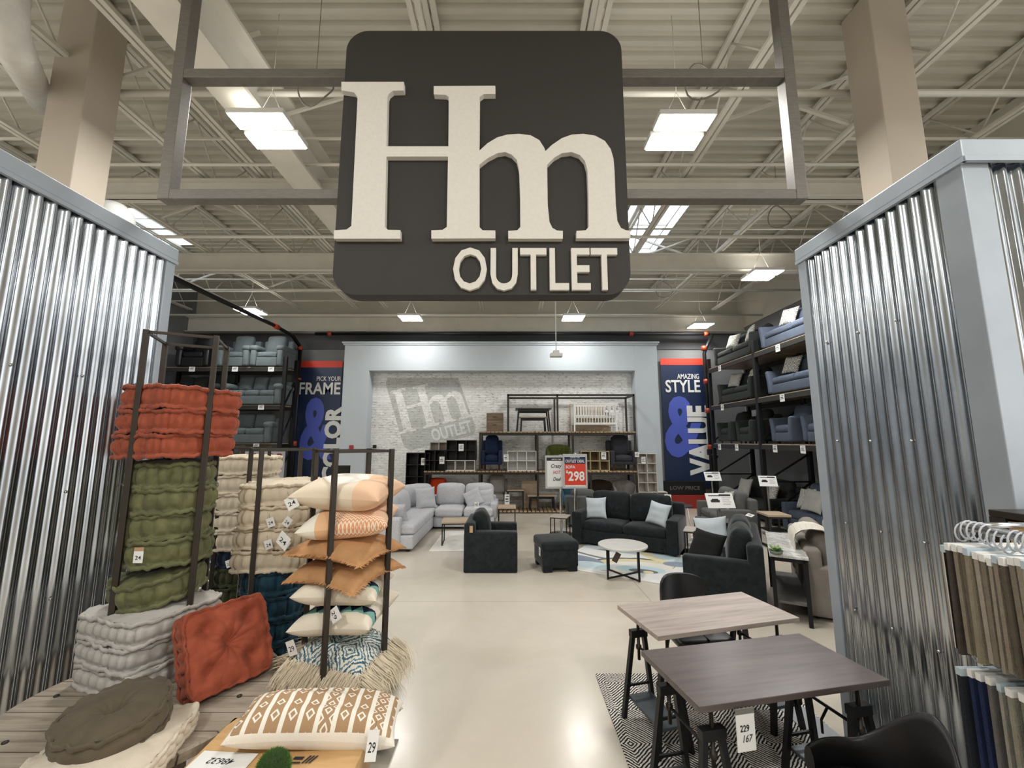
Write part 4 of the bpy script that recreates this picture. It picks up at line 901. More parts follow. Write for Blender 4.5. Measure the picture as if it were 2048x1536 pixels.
def BK(u, v):
    a = R(-35 + 250 * u); q = 2 * pi * v; k = max(0, 1 - abs(u - .5) / .3); top = .60 + .225 * (k * k * (3 - 2 * k)) - .03 * abs(2 * u - 1)
    rr = .245 + .02 * cos(q); z = (.44 + top) / 2 + (top - .44) / 2 * sin(q); return (rr * cos(a) * (1 + .1 * (z - .44)), rr * 1.02 * sin(a) * (1 + .3 * (z - .44)), z)
MB().grid(BK, 36, 14).add([BK(0, k / 14) for k in range(14)], [tuple(range(14))]).add([BK(1, k / 14) for k in range(14)], [tuple(range(14))]).build('shell', M_BLKL, t)
MB().lathe([(.02, .40), (.2, .4), (.235, .43), (.235, .465), (.2, .48), (.02, .485)], 24).build('seat', M_BLKL, t)
for i in (-1, 1):
    for j in (-1, 1): MB().tube([(i * .13, j * .13, .42), (i * .2, j * .2, 0)], [.014, .01], 8).build('leg', M_BLACKP, t)
def rug(label, loc, rz, w_, d, M_, tk=.012):
    o = MB().bb(-w_ / 2, w_ / 2, -d / 2, d / 2, 0, tk, .004).build('rug', M_, None, (*loc, .001), (0, 0, rz)); return tag(o, label, 'rug')
rug('black and white zigzag rug under the crank tables', (1.475, 2.7), 0, 1.51, 2.38, M_RUGBW)
for dy in (0,):
    tag(MB().bb(-.1, .1, -.3, .3, 0, .004, .001).build('floor_plate', mat('grey_floor_plate', '#8f9396', .5, .3), None, (2.13, 3.12, .013), (0, 0, R(5))), 'thin grey metal plate on the floor at the foot of the right partition', 'plate')
# ================================================================ FAR RIGHT: SAMPLE RACK AND CABINET
SWY = 1.46
sx, sz = W(1884, 1091, SWY); _, sb_ = W(1920, 1296, SWY); _, s2 = W(1906, 1330, SWY)
fr = thing('sample_stand', 'chrome stand with two rails of hanging fabric samples at the right edge', 'stand', (sx + .22, SWY - .3, 0))
for zz in (sz + .065, s2 + .05): MB().tube([(-.14, .30, zz), (-.14, -.55, zz)], .014, 12).tube([(-.14, .30, zz), (.12, .30, zz)], .01, 8).build('rail', M_CHROME, fr)
for yy in (-.6, .3): MB().tube([(.12, yy, 0), (.12, yy, sz + .08)], .016, 12).build('post', M_CHROME, fr)
MB().bb(-.02, .2, -.66, .36, .0, .03, .004).build('base', M_CHROME, fr)
cols = ['#1a1517', '#4c443f', '#8b8271', '#6c6252', '#8f8673', '#a0968a', '#7d7466', '#988e80', '#8c8172', '#5e564b', '#80786a', '#958c7c', '#a39a89', '#4e4f51', '#686663', '#8d8577', '#9b9283', '#75695a']
cname = ['black and white', 'dark grey', 'olive beige', 'brown grey', 'beige', 'pale taupe', 'taupe', 'light beige', 'warm beige', 'brown', 'grey beige', 'sand', 'pale sand', 'charcoal', 'grey', 'stone', 'oatmeal', 'camel']
ordn = ['first', 'second', 'third', 'fourth', 'fifth', 'sixth', 'seventh', 'eighth', 'ninth', 'tenth', 'eleventh', 'twelfth', 'thirteenth', 'fourteenth', 'fifteenth', 'sixteenth', 'seventeenth', 'eighteenth', 'nineteenth', 'twentieth']
lcols = ['#20252e', '#1e2b4e', '#1e2b4e', '#77766c', '#97958a', '#8d8a7c', '#7b7a6d', '#6b3e1c', '#87877f', '#55504a', '#6a4a2c', '#2c3140']
lname = ['black', 'navy', 'dark navy', 'grey', 'pale grey', 'stone grey', 'olive grey', 'rust brown', 'silver grey', 'brown grey', 'tan', 'ink blue']
rnd = random.Random(3); M_BW = m_chev('black_white_bold_print', '#cfc9bd', '#151315', .09, .05, .2, .55)
def sample(k, top, bot, col, nm, row, y, ny):
    ww = .33 + rnd.uniform(-.01, .01); x0 = rnd.uniform(-.004, .006); n = 5
    t = thing('fabric_sample', '%s fabric sample, %s from the far end of the %s rail' % (nm, ordn[k], row), 'fabric sample', (sx, y, bot), 0, '%s row of hanging fabric samples' % row)
    hh = top - bot + rnd.uniform(-.012, .012); th = rnd.uniform(.009, .014); ph = rnd.uniform(0, 6)
    m = MB().grid(lambda u, v: (x0 + u * ww, .004 * sin(u * 9 + ph) * (1 - v) - th / 2, hh * v), 8, 8).grid(lambda u, v: (x0 + u * ww, .004 * sin(u * 9 + ph) * (1 - v) + th / 2, hh * v), 8, 8)
    m.add([(x0, .004 * sin(ph) * (1 - v / 8) + s * th / 2, hh * v / 8) for v in range(9) for s in (-1, 1)], [(2 * i, 2 * i + 1, 2 * i + 3, 2 * i + 2) for i in range(8)], True)
    m.build('cloth', M_BW if (row == 'upper' and k == 0) else fab('sample_' + nm.replace(' ', '_'), col, .14, 1, .9, 20, 240), t)
    MB().box(x0 - .002, x0 + ww, -th / 2 - .0015, th / 2 + .0015, hh - .018, hh + .004).build('header_strip', M_CARD if k % 4 else mat('pale_blue_card', '#b9c9d3', .6), t)
    rg = MB(); rg.tube([(.08 + .026 * cos(a), 0.0015 * a, hh + .045 + .03 * sin(a)) for a in [i * 2 * pi / 14 for i in range(15)]], .003, 5).build('ring', mat('clear_plastic_ring', '#c8ccd0', .15), t)
for k in range(18): sample(k, sz, sb_ - .012 * (k % 3 == 1), cols[k], cname[k], 'upper', SWY - .019 * k, k)
for k in range(12): sample(k, s2, .78, lcols[k], lname[k], 'lower', SWY - .001 - .028 * k, k)
cxx, cz = W(1975, 1018, 1.86)
cb = thing('display_cabinet', 'dark framed cabinet with light wood drawers at the right edge', 'cabinet', (cxx + .3, 1.56, 0))
MB().bb(-.3, .3, -.3, .3, cz - .03, cz, .004).build('worktop', M_DARKM, cb)
for b in ((-.3, .3, .27, .3), (-.3, -.27, .24, .27), (-.3, -.27, -.3, -.26), (.27, .3, -.3, .27)): MB().bb(*b, 0, cz - .03, .001).build('frame_panel', M_DARKM, cb)
for k in range(7):
    z1 = cz - .04 - k * .075; d_ = MB().bb(-.296, .26, -.255, .235, z1 - .065, z1, .002).build('drawer', m_wood('maple_wood', '#b48e62', '#cfab7f', .6, 'y') if k == 0 else bpy.data.materials['maple_wood'], cb)
    MB().bb(-.315, -.296, -.16, -.08, z1 - .012, z1 - .002, .001).build('pull', M_CHROME, d_)
# ================================================================ SHOWROOM FLOOR
# dark velvet sofa, pillows
SC1 = (2.25, 8.33); rs = R(-31.3)
sf = sofa('sofa', 'long charcoal velvet sofa with two pale blue pillows facing the round table', 'sofa', SC1, rs, 1.98, .92, M_CHAR, 2, .45, .62, .9, .2, 'track', .05, seed=3)
def loc_of(c, rz, x, y, z): return (c[0] + x * cos(rz) - y * sin(rz), c[1] + x * sin(rz) + y * cos(rz), z)
card(sf, (.72, .2, .93), .12, .12, .2, R(-20))
cushion('pale blue pillow at the left end of the charcoal sofa', M_LBLUE, loc_of(SC1, rs, -.62, -.06, .67), rs + .1, .42, 72, .13, 4, 5, 'pale blue pillows')
cushion('pale blue pillow at the right end of the charcoal sofa', M_LBLUE, loc_of(SC1, rs, .6, -.12, .67), rs - .3, .42, 68, .13, -8, 6, 'pale blue pillows')
# loveseat seen from its side
LC = (2.84, 5.82); rl = R(-118)
ls = sofa('loveseat', 'charcoal velvet loveseat seen from its arm side in front of the marble console', 'sofa', LC, rl, 1.62, .88, M_CHAR, 2, .45, .62, .88, .15, 'track', .05, seed=9)
card(ls, (-.66, .35, .93), .15, .06, R(30), R(-60)); 
cushion('pale blue pillow on the charcoal loveseat', M_LBLUE, loc_of(LC, rl, -.40, -.16, .68), R(-42), .46, 70, .13, 10, 7, 'pale blue pillows')
cushion('black furry pillow on the near seat of the charcoal loveseat', mat('black_fur', '#0f1011', .95, 0, .3, 30, .8, 120, .01), loc_of(LC, rl, .14, -.2, .60), R(-52), .44, 58, .15, -6, 8)
ct = leg_table('console_table', 'marble topped console table with a small potted plant behind the loveseat', 'table', (3.42, 5.44), R(60.5), 1.36, .37, .73, M_MARB, M_BLACKP, .03, .04, None, False)
MB().box(-.62, .62, -.15, .15, .2, .225).build('shelf', mat('grey_shelf_board', '#6d6b68', .6), ct)
# plant
pxy = F(1547, 1104, .76); pt = thing('potted_plant', 'small green plant in a shallow grey bowl on the marble console', 'plant', (pxy[0] + .03, pxy[1], .732))
MB().lathe([(.03, 0), (.06, .015), (.07, .045), (.062, .045), (.05, .03), (.01, .03)], 20).build('bowl', mat('grey_green_ceramic', '#6f7a6c', .4), pt)
f = MB(); rnd = random.Random(6)
for k in range(20):
    a = rnd.uniform(0, 2 * pi); l = rnd.uniform(.07, .13); b = rnd.uniform(.25, 1.0); d1 = Vector((cos(a) * cos(b), sin(a) * cos(b), sin(b))); sdv = Vector((-sin(a), cos(a), 0)) * rnd.uniform(.016, .026)
    p = [Vector((0, 0, .03)), Vector((0, 0, .03)) + d1 * l * .5, Vector((0, 0, .03)) + d1 * l + Vector((0, 0, -.02))]
    f.add([tuple(p[0]), tuple(p[1] + sdv), tuple(p[1] - sdv), tuple(p[2])], [(0, 1, 3, 2)], True)
f.build('leaves', mat('variegated_leaf', '#7f9a5c', .5, 0, .35, 30), pt)
# beige sofa with throw
BC = (4.16, 5.55); rb = R(62)
bs = sofa('sofa', 'beige sofa with a cream throw beside the right partition', 'sofa', BC, rb, 1.7, .9, M_BEIGE, 2, .45, .58, .84, .16, 'track', .04, seed=14)
m = MB()
def TH(u, v):
    s = u * 1.15; x = -.78 + v * .62 + .02 * sin(s * 9)
    if s < .4: y, z = .51 + .012 * sin(v * 14), .46 + s
    elif s < .62: q = (s - .4) / .22 * pi; y, z = .31 + .2 * cos(q) , .86 + .11 * sin(q)
    else: y, z = .11 - (s - .62) * .3 + .012 * sin(v * 16), .86 - (s - .62) * .68
    return (x, y, z + .012 * sin(v * 11 + u * 3))
tag(MB().grid(TH, 30, 20).grid(lambda u, v: tuple(p + q for p, q in zip(TH(u, v), (0, .008, .008))), 30, 20).build('throw_blanket', M_THROW, None, (*BC, 0), (0, 0, rb)), 'cream woven throw draped over the back of the beige sofa', 'throw blanket')
cushion('pale grey bolster pillow on the beige sofa, next to the throw', M_LGREY, loc_of(BC, rb, .15, -.02, .74), rb, .46, 72, .16, 0, 9)
# armchair and ottoman
ac = sofa('armchair', 'charcoal velvet armchair seen from its side in the middle of the floor', 'armchair', (-.33, 7.12), R(90), .92, .84, M_CHAR, 1, .44, .6, .8, .2, 'track', .0, seed=20)
m = MB()
for (x, y) in ((-.36, -.3), (-.36, .3), (.36, -.3), (.36, .3)): m.rbox((x, y, .05), (.17, .2, .11), .02, mids=0)
MB().rbox((-.36, 0, .33), (.2, .83, .54), .03, (.004, 0, 0), 2)
m.build('foot', M_CHAR, ac); m = price_tag(ac, (-.47, .3, .70), (0, 0, R(-90)), '', .05, .1, False); m.data.materials[0] = mat('kraft_card', '#b59570', .8)
ot = thing('ottoman', 'charcoal velvet storage ottoman right of the armchair', 'ottoman', (.70, 6.99, 0), R(10))
MB().rbox((0, 0, .2), (.57, .60, .27), .03, mids=2).build('body', M_CHAR, ot)
MB().rbox((0, 0, .38), (.60, .63, .15), .045, (0, 0, .02), 4).build('lid', M_CHAR, ot)
for i in (-1, 1):
    for j in (-1, 1): MB().rbox((i * .2, j * .22, .05), (.15, .13, .11), .02, mids=0).build('foot', M_CHAR, ot)
card(ot, (-.31, -.2, .3), .08, .12, R(-90))
# round coffee table
rt = thing('round_coffee_table', 'small round pale topped coffee table with black metal frame on the abstract rug', 'table', (1.66, 6.5, .014), R(20))
MB().lathe([(.35, .42), (.362, .43), (.362, .45), (.35, .455)], 48, smooth=False).build('tabletop', mat('pale_stone_top', '#c5c2bd', .4, 0, .06, 8), rt)
for k in range(4): a = R(90 * k + 10); MB().bar((.31 * cos(a), .31 * sin(a), 0), (.31 * cos(a), .31 * sin(a), .42), .022).build('leg', M_BLACKP, rt)
m = MB(); a = R(10); m.bar((.31 * cos(a), .31 * sin(a), .012), (-.31 * cos(a), -.31 * sin(a), .012), .02).bar((-.31 * sin(a), .31 * cos(a), .011), (.31 * sin(a), -.31 * cos(a), .011), .02); m.build('cross_rail', M_BLACKP, rt)
MB().box(-.04, .04, -.002, .002, -.07, .07).build('hang_tag', mat('dark_brown_card', '#3b2f24', .7), rt, (-.26, -.22, .34), (0, R(30), R(-20)))
rug('abstract rug with white, pale blue, yellow and grey shapes under the round table', (2.05, 7.5), R(-30), 1.95, 2.25, M_RUGA)
rug('plain white shag rug in front of the light grey sectional', (-1.02, 8.8), 0, 1.0, 1.75, M_RUGW)
rug('patchwork rug with grey and pale shapes under the small tables right of the sofa', (3.9, 8.1), R(-30), 1.2, 1.7, m_chev('patchwork_weave', '#c9c5bb', '#8b8a80', .5, .2, .6, .6))
# side tables
leg_table('side_table', 'small square pale topped table at the left end of the charcoal sofa', 'table', (.98, 8.72), R(-20), .36, .36, .5, mat('pale_wood_top', '#b8ada0', .5), M_BLACKP, .02, .018)
leg_table('side_table', 'small pale topped table between the charcoal sofa and the loveseat', 'table', (3.22, 7.38), R(-28), .5, .42, .5, mat('pale_wood_top', '#b8ada0', .5), M_BLACKP, .02, .02)
leg_table('side_table', 'black glass topped low table behind the pale small table', 'table', (3.85, 8.3), R(-28), .6, .5, .5, mat('dark_glass', '#2a2c2e', .08), M_BLACKP, .02, .03)
et = leg_table('end_table', 'wood topped dark end table in front of the slate blue sofa', 'table', (5.06, 8.3), R(-6), .42, .46, .62, M_OAK, M_BLACKP, .04, .035, .3)
leg_table('end_table', 'wood topped metal end table at the right end of the sectional', 'table', (-.12, 10.0), R(0), .42, .42, .5, M_OAK, M_BLACKP, .04, .02)
leg_table('coffee_table', 'low wood topped table on the white shag rug', 'table', (-1.02, 8.55), R(4), .72, .5, .45, M_OAK, M_BLACKP, .03, .022)
# grey loveseat facing away, blue sofa, dark sofa at the foot of the shelving
sofa('loveseat', 'mid grey loveseat seen from its side behind the charcoal sofa', 'sofa', (4.78, 9.6), R(-97), 1.5, .8, M_GREYS, 2, .44, .58, .86, .15, 'track', .05, seed=31)
cushion('light grey pillow on the mid grey loveseat', M_LGREY, (4.68, 9.3, .72), R(-97), .42, 66, .13, 8, 3)
BSC = (6.62, 8.85); sofa('sofa', 'slate blue sofa on the floor under the right shelving', 'sofa', BSC, R(-90), 1.95, .9, M_BLUES, 2, .46, .62, .98, .13, 'track', .06, seed=33)
cushion('lattice print pillow at the far end of the floor level slate blue sofa', M_OGEE, (6.5, 9.42, .74), R(-90), .46, 68, .13, 5, 4); cushion('plain pale grey pillow at the far end of the floor level slate blue sofa', M_LGREY, (6.4, 9.05, .74), R(-80), .5, 66, .14, -4, 5)
cushion('lattice print pillow at the near end of the floor level slate blue sofa', M_OGEE, (6.5, 8.2, .72), R(-95), .46, 68, .13, -5, 6)
sofa('sofa', 'dark charcoal sofa on the floor under the far bay of the right shelving', 'sofa', (6.6, 11.15), R(-90), 1.95, .9, M_CHARF, 2, .46, .62, .95, .13, 'track', .06, seed=35)
cushion('plain pale grey pillow on the dark charcoal floor level sofa', M_LGREY, (6.35, 11.6, .75), R(-85), .5, 68, .14, 2, 7)
cushion('lattice print pillow on the dark charcoal floor level sofa', M_OGEE, (6.48, 10.6, .72), R(-95), .42, 68, .13, 2, 8)
# information stands
def info(label, px0, px1, py0, py1, Y, tilt=25, rz=0):
    X0, Z1 = W(px0, py0, Y); X1, Z0 = W(px1, py1, Y); w_ = X1 - X0; h = (Z1 - Z0) / cos(R(tilt)); t = thing('information_stand', label, 'sign stand', ((X0 + X1) / 2, Y, 0), rz, 'information card stands')
    zc = (Z0 + Z1) / 2; MB().tube([(0, .03, .02), (0, .03, zc - .02)], .018, 10).build('pole', M_BRUSH, t); MB().lathe([(.16, 0), (.16, .012), (.03, .02)], 24, (0, .03, 0)).build('base', M_BRUSH, t)
    m = MB(); m.box(-w_ / 2, w_ / 2, -.004, .004, -h / 2, h / 2); m.cur = 1
    m.box(-w_ * .4, w_ * .0, -.006, -.004, h * .3, h * .36); m.box(0, w_ * .42, -.006, -.004, h * .3, h * .42)
    m.box(-w_ * .35, -w_ * .02, -.006, -.004, -h * .12, h * .04).box(-w_ * .3, -w_ * .07, -.006, -.004, h * .04, h * .12)
    for k in range(4): m.box(w_ * .08, w_ * (.4 - .05 * (k % 2)), -.006, -.004, h * (.18 - .14 * k), h * (.2 - .14 * k))
    m.build('card', TAGM, t, (0, -.02, zc), (R(-tilt), 0, 0)); return t
info('information card on a pole in front of the mid grey loveseat, the nearest of three', 1411, 1467, 987, 1015, 6.95)
info('information card on a pole at the foot of the right banner', 1408, 1441, 944, 961, 10.4)
info('information card on a pole between the dark and the slate blue sofas', 1518, 1552, 952, 972, 9.3, 25, R(-15))
# price sign stands
def sign_stand(label, px0, px1, py0, py1, Y, polepx, draw, cat='sign'):
    X0, Z1 = W(px0, py0, Y); X1, Z0 = W(px1, py1, Y); xp, _ = W(polepx, 1000, Y); t = thing('price_sign', label, cat, (xp, Y, 0), 0, 'price signs on poles')
    MB().tube([(0, .03, .02), (0, .03, Z1 + .02)], .03, 16).build('pole', M_CHROME, t); MB().lathe([(.26, 0), (.26, .012), (.05, .025)], 32, (0, .03, 0)).build('base', M_CHROME, t)
    m = MB(); a, b = X0 - xp, X1 - xp; m.bb(a, b, -.035, -.0, Z0, Z1, .006); m.build('frame', mat('light_grey_plastic', '#b9bbbb', .4), t)
    f_ = .06 * (Z1 - Z0); MB().box(a + f_, b - f_, -.039, -.035, Z0 + f_, Z1 - f_).build('sheet', M_CARD, t)
    def bx(u0, u1, v0, v1, mt_, nm, lift=.0005): MB().box(a + u0 * (b - a), a + u1 * (b - a), -.039 - lift, -.038, Z0 + v0 * (Z1 - Z0), Z0 + v1 * (Z1 - Z0)).build(nm, mt_, t)
    def tx(s, u0, u1, v0, v1, mt_, nm, bold=.0, shear=0): m = MB(); text_fit(m, s, a + u0 * (b - a), a + u1 * (b - a), Z0 + v0 * (Z1 - Z0), Z0 + v1 * (Z1 - Z0), -.042, bold, 0, shear=shear); m.build(nm, mt_, t)
    draw(bx, tx); return t
def d1(bx, tx):
    bx(.07, .93, .84, .94, M_INK, 'black_band'); tx('LIMITED-TIME', .3, .75, .87, .9, M_CARD, 'small_lettering', .02)
    tx('Crazy', .27, .78, .6, .74, M_INK, 'lettering', .02, .3); tx('HOT', .36, .72, .44, .54, M_REDINK, 'red_lettering', .01, .3); tx('Deal', .36, .74, .24, .34, M_INK, 'lettering', .02, .3)
def d2(bx, tx):
    bx(.07, .93, .1, .72, M_RED, 'red_field'); bx(.07, .93, .72, .92, M_NAVY, 'navy_band')
    tx('LIMITED-TIME', .3, .7, .88, .905, M_CARD, 'small_lettering', .02); tx('OUTLET DEAL', .11, .89, .75, .84, M_CARD, 'lettering', .02)
    tx('SOFA', .11, .5, .58, .67, M_CARD, 'lettering', .02); tx('$', .12, .2, .44, .53, M_CARD, 'lettering', .03); tx('298', .21, .88, .22, .5, M_CARD, 'numerals', .025)
sign_stand('white sign on a pole reading Crazy HOT Deal', 1090, 1133, 911, 977, 9.35, 1122, d1)
sign_stand('red sign on a pole reading OUTLET DEAL SOFA $298', 1125, 1175, 908, 977, 9.15, 1151, d2)
# ---------------------------------------------------------------- light grey sectional
se = thing('sectional_sofa', 'light grey L-shaped sectional sofa left of the centre aisle', 'sofa', (-1.9, 9.6, 0)); of = Matrix.Translation((1.9, -9.6, 0))
def sp_(nm, c_, s_, r=.05, puff=(0, 0, 0), mids=4, rot=None, seed=0, wob=.0):
    m = MB(); m.M = of @ Matrix.Translation(c_) @ (rot or Matrix()); m.rbox((0, 0, 0), s_, r, puff, mids, wob=wob, seed=seed); return m.build(nm, M_SECT, se)
sp_('base', (-2.25, 9.3, .17), (.9, 2.9, .24), .03, mids=1); sp_('base', (-1.1, 10.28, .17), (1.4, .92, .24), .03, mids=1)
for k, (y0, y1) in enumerate([(7.9, 8.85), (8.86, 9.8)]): sp_('seat_cushion', (-2.13, (y0 + y1) / 2, .38), (.7, y1 - y0, .18), .06, (.01, .01, .03), 5, wob=.003)
sp_('seat_cushion', (-2.13, 10.15, .375), (.7, .68, .17), .06, (0, 0, .02)); sp_('seat_cushion', (-1.45, 10.1, .38), (.64, .72, .18), .06, (0, .01, .03), wob=.003); sp_('seat_cushion', (-.77, 10.1, .38), (.68, .72, .18), .06, (0, .01, .03), wob=.003)
sp_('arm', (-2.36, 7.9, .33), (.66, .2, .56), .05, mids=2); sp_('arm', (-.42, 10.3, .4), (.16, .84, .36), .05, mids=2)
sp_('back_frame', (-2.62, 9.25, .36), (.16, 2.9, .62), .05, mids=2); sp_('back_frame', (-1.55, 10.68, .36), (2.3, .16, .62), .05, mids=2)
for k, y in enumerate((8.4, 9.3)): sp_('back_cushion', (-2.44, y, .66), (.24, .9, .48), .1, (.05, .02, .03), 5, Matrix.Rotation(R(-10), 4, 'Y'), k, .006)
sp_('back_cushion', (-2.3, 10.25, .7), (.8, .26, .5), .1, (0, .05, .03), 5, Matrix.Rotation(R(42), 4, 'Z') @ Matrix.Rotation(R(-8), 4, 'X'), 3, .006)
for k, x in enumerate((-1.5, -.8)): sp_('back_cushion', (x, 10.5, .70), (.7, .24, .5), .1, (0, .05, .03), 5, Matrix.Rotation(R(-9), 4, 'X'), 4 + k, .006)
for (x, y) in ((-2.6, 7.95), (-1.9, 7.95), (-.5, 9.95), (-1.9, 9.95), (-.5, 10.6), (-2.6, 10.6)): MB().box(-.03, .03, -.03, .03, 0, .06).build('foot', M_BLACKP, se, (x + 1.9, y - 9.6, 0))
g_ = 'pillows on the sectional'
cushion('light grey tweed pillow at the near end of the sectional, against the arm', M_SECT, (-2.2, 8.18, .62), R(170), .44, 66, .15, 0, 1, g_); cushion('square light grey tweed pillow in the corner of the sectional', M_SECT, (-2.02, 9.95, .68), R(28), .5, 74, .14, 3, 2, g_)
cushion('light grey tweed pillow standing on its corner at the right end of the sectional', M_SECT, (-.92, 10.12, .66), R(-12), .42, 70, .14, 28, 3, g_); cushion('light grey tweed pillow against the right arm of the sectional', M_SECT, (-.62, 10.2, .65), R(18), .42, 74, .13, 5, 4, g_)
card(se, (1.1, .1, .56), .1, .14, 0)

sofa('armchair', 'mid grey armchair half hidden behind the charcoal sofa and the price signs', 'armchair', (1.72, 10.35), R(170), .82, .8, M_GREYS, 1, .44, .6, .78, .12, 'track', .06, seed=71)
t = thing('round_side_table', 'small dark round table behind the right end of the charcoal sofa', 'table', (3.75, 9.5, 0))
MB().lathe([(.24, .56), (.25, .565), (.25, .585), (.24, .59)], 32, smooth=False).build('tabletop', M_DWOOD, t)
for k in range(3): a = R(120 * k); MB().bar((.14 * cos(a), .14 * sin(a), .56), (.2 * cos(a), .2 * sin(a), 0), .02).build('leg', M_CHROME, t)
t = thing('pouf', 'pale round pouf in front of the stepped cube shelf', 'pouf', (3.55, 10.75, 0)); MB().lathe([(.02, .02), (.25, .02), (.29, .1), (.29, .42), (.25, .5), (.02, .52)], 28).build('body', M_LGREY, t)
for k in range(3): a = R(120 * k + 30); MB().lathe([(.015, 0), (.02, .03)], 8, (.2 * cos(a), .2 * sin(a), 0)).build('foot', M_DWOOD, t)
# ================================================================ BACK DISPLAY SHELVING in the niche
YF = 11.95; YBK = 12.85
def xw(px, Y=YF): return W(px, 880, Y)[0]
def zw(py, Y=YF): return W(1024, py, Y)[1]
z_deck, z1s, z2s, z3s = zw(1022), zw(942), zw(863), zw(788)
st = thing('display_shelving', 'stepped dark brown shelving unit with slatted shelves in front of the brick wall', 'shelving', ((xw(850) + xw(1273)) / 2, (YF + YBK) / 2, 0)); ox, oy = st.location.x, st.location.y
def spart(nm, b, M_): m = MB(); m.M = Matrix.Translation((-ox, -oy, 0)); m.bb(*b, .004) if (b[1] - b[0] > .02) else m.box(*b); return m.build(nm, M_, st)
pw = .055
def post(px, za, zb):
    for y in (YF, YBK - pw): x = xw(px); spart('post', (x - pw / 2, x + pw / 2, y, y + pw, za, zb), M_DARKM)
for px in (960, 1075, 1180, 1271): post(px, 0, z1s)
post(852, 0, z1s)
for px in (960, 1075, 1146, 1271): post(px, z1s + .002, z2s)
for px in (1016, 1116, 1271): post(px, z2s + .002, z3s)
def level(pa, pb, z, name='shelf'):
    xa, xb = xw(pa) - pw / 2, xw(pb) + pw / 2
    for y in (YF - .002, YBK - .05): spart('beam', (xa + .001, xb - .001, y, y + .05, z - .1, z - .035), M_DARKM)
    n = int((xb - xa) / .115)
    m = MB(); m.M = Matrix.Translation((-ox, -oy, 0))
    for k in range(n): x = xa + (xb - xa) * k / n; m.box(x, x + (xb - xa) / n * .78, YF - .02, YBK, z - .034, z)
    m.build(name, M_SLAT, st)
level(960, 1271, z_deck, 'floor_deck'); level(852, 1271, z1s); level(960, 1271, z2s)
for y in (YF, YBK - .05): spart('top_beam', (xw(1016) - pw / 2, xw(1271) + pw / 2, y, y + .05, z3s - .06, z3s), M_DARKM)
for px in (1016, 1271): x = xw(px); spart('top_beam', (x - .025, x + .025, YF + .05, YBK - .05, z3s - .06, z3s), M_DARKM)
YM = YF + .36
# --- upper level
t = thing('nightstand', 'rustic brown wooden nightstand on the upper shelf, left of the bench', 'nightstand', (xw(990, YM), YM, z2s))
ww = xw(1007) - xw(973); hh = zw(825) - z2s
MB().bb(-ww / 2, ww / 2, -.2, .2, 0.05, hh, .005).box(-ww / 2, ww / 2, -.19, .19, 0, .05).build('body', M_RUST, t)
for k in range(2): d_ = MB().bb(-ww / 2 + .03, ww / 2 - .03, -.212, -.2, .12 + k * hh * .42, .12 + k * hh * .42 + hh * .36, .003).build('drawer', M_RUST, t); MB().bb(-.06, .06, -.225, -.212, .12 + k * hh * .42 + .07, .12 + k * hh * .42 + .085, .001).build('pull', M_DARKM, d_)
def splay(name, label, cat, x, y, z, w_, d, h, top, legm, ang=.1, tk=.03):
    t = thing(name, label, cat, (x, y, z)); MB().bb(-w_ / 2, w_ / 2, -d / 2, d / 2, h - tk, h, .004).build('tabletop' if cat == 'table' else 'seat', top, t)
    MB().box(-w_ / 2 + .1, w_ / 2 - .1, -d / 2 + .03, -d / 2 + .05, h - tk - .07, h - tk).box(-w_ / 2 + .1, w_ / 2 - .1, d / 2 - .05, d / 2 - .03, h - tk - .07, h - tk).build('apron', legm, t)
    for i in (-1, 1):
        for j in (-1, 1): MB().bar((i * (w_ / 2 - .1), j * (d / 2 - .05), h - tk), (i * (w_ / 2 - .1 + ang), j * (d / 2 - .04), 0), .045, .04).build('leg', legm, t)
    return t
splay('dining_table', 'black table with splayed legs on the upper shelf, with a bench under it', 'table', (xw(1031) + xw(1104)) / 2, YM, z2s, xw(1104) - xw(1031), .7, zw(816) - z2s, M_DWOOD, M_BLACKP, .06)
splay('bench', 'low black bench with a light seat standing under the black table', 'bench', (xw(1036) + xw(1098)) / 2, YM - .1, z2s, xw(1097) - xw(1036), .34, zw(833) - z2s, M_OAK, M_BLACKP, .02)
cbx = thing('crib', 'white slatted baby crib on the upper shelf', 'crib', ((xw(1148) + xw(1238)) / 2, YM + .02, z2s)); cw_ = xw(1238) - xw(1150); ch = zw(806) - z2s; cd_ = .66
for i in (-1, 1):
    for j in (-1, 1): MB().bb(i * (cw_ / 2 - .02) - .02, i * (cw_ / 2 - .02) + .02, j * (cd_ / 2 - .02) - .02, j * (cd_ / 2 - .02) + .02, 0, ch, .003).build('post', M_WHITE, cbx)
for j in (-1, 1):
    yy = j * (cd_ / 2 - .02); m = MB(); m.box(-cw_ / 2 + .04, cw_ / 2 - .04, yy - .012, yy + .012, ch - .045, ch - .005).box(-cw_ / 2 + .04, cw_ / 2 - .04, yy - .012, yy + .012, .2, .26)
    for k in range(15): x = -cw_ / 2 + .06 + (cw_ - .12) * k / 14; m.box(x - .01, x + .01, yy - .006, yy + .006, .26, ch - .045)
    m.build('slatted_side', M_WHITE, cbx)
for i in (-1, 1):
    xx = i * (cw_ / 2 - .02); m = MB(); m.box(xx - .012, xx + .012, -cd_ / 2 + .04, cd_ / 2 - .04, ch - .045, ch - .005).box(xx - .012, xx + .012, -cd_ / 2 + .04, cd_ / 2 - .04, .2, .26)
    for k in range(7): y = -cd_ / 2 + .06 + (cd_ - .12) * k / 6; m.box(xx - .006, xx + .006, y - .01, y + .01, .26, ch - .045)
    m.build('slatted_end', M_WHITE, cbx)
MB().rbox((0, 0, ch * .52), (cw_ - .08, cd_ - .08, .1), .03, mids=1).build('mattress', fab('white_mattress', '#d8d8d6', .03), cbx)
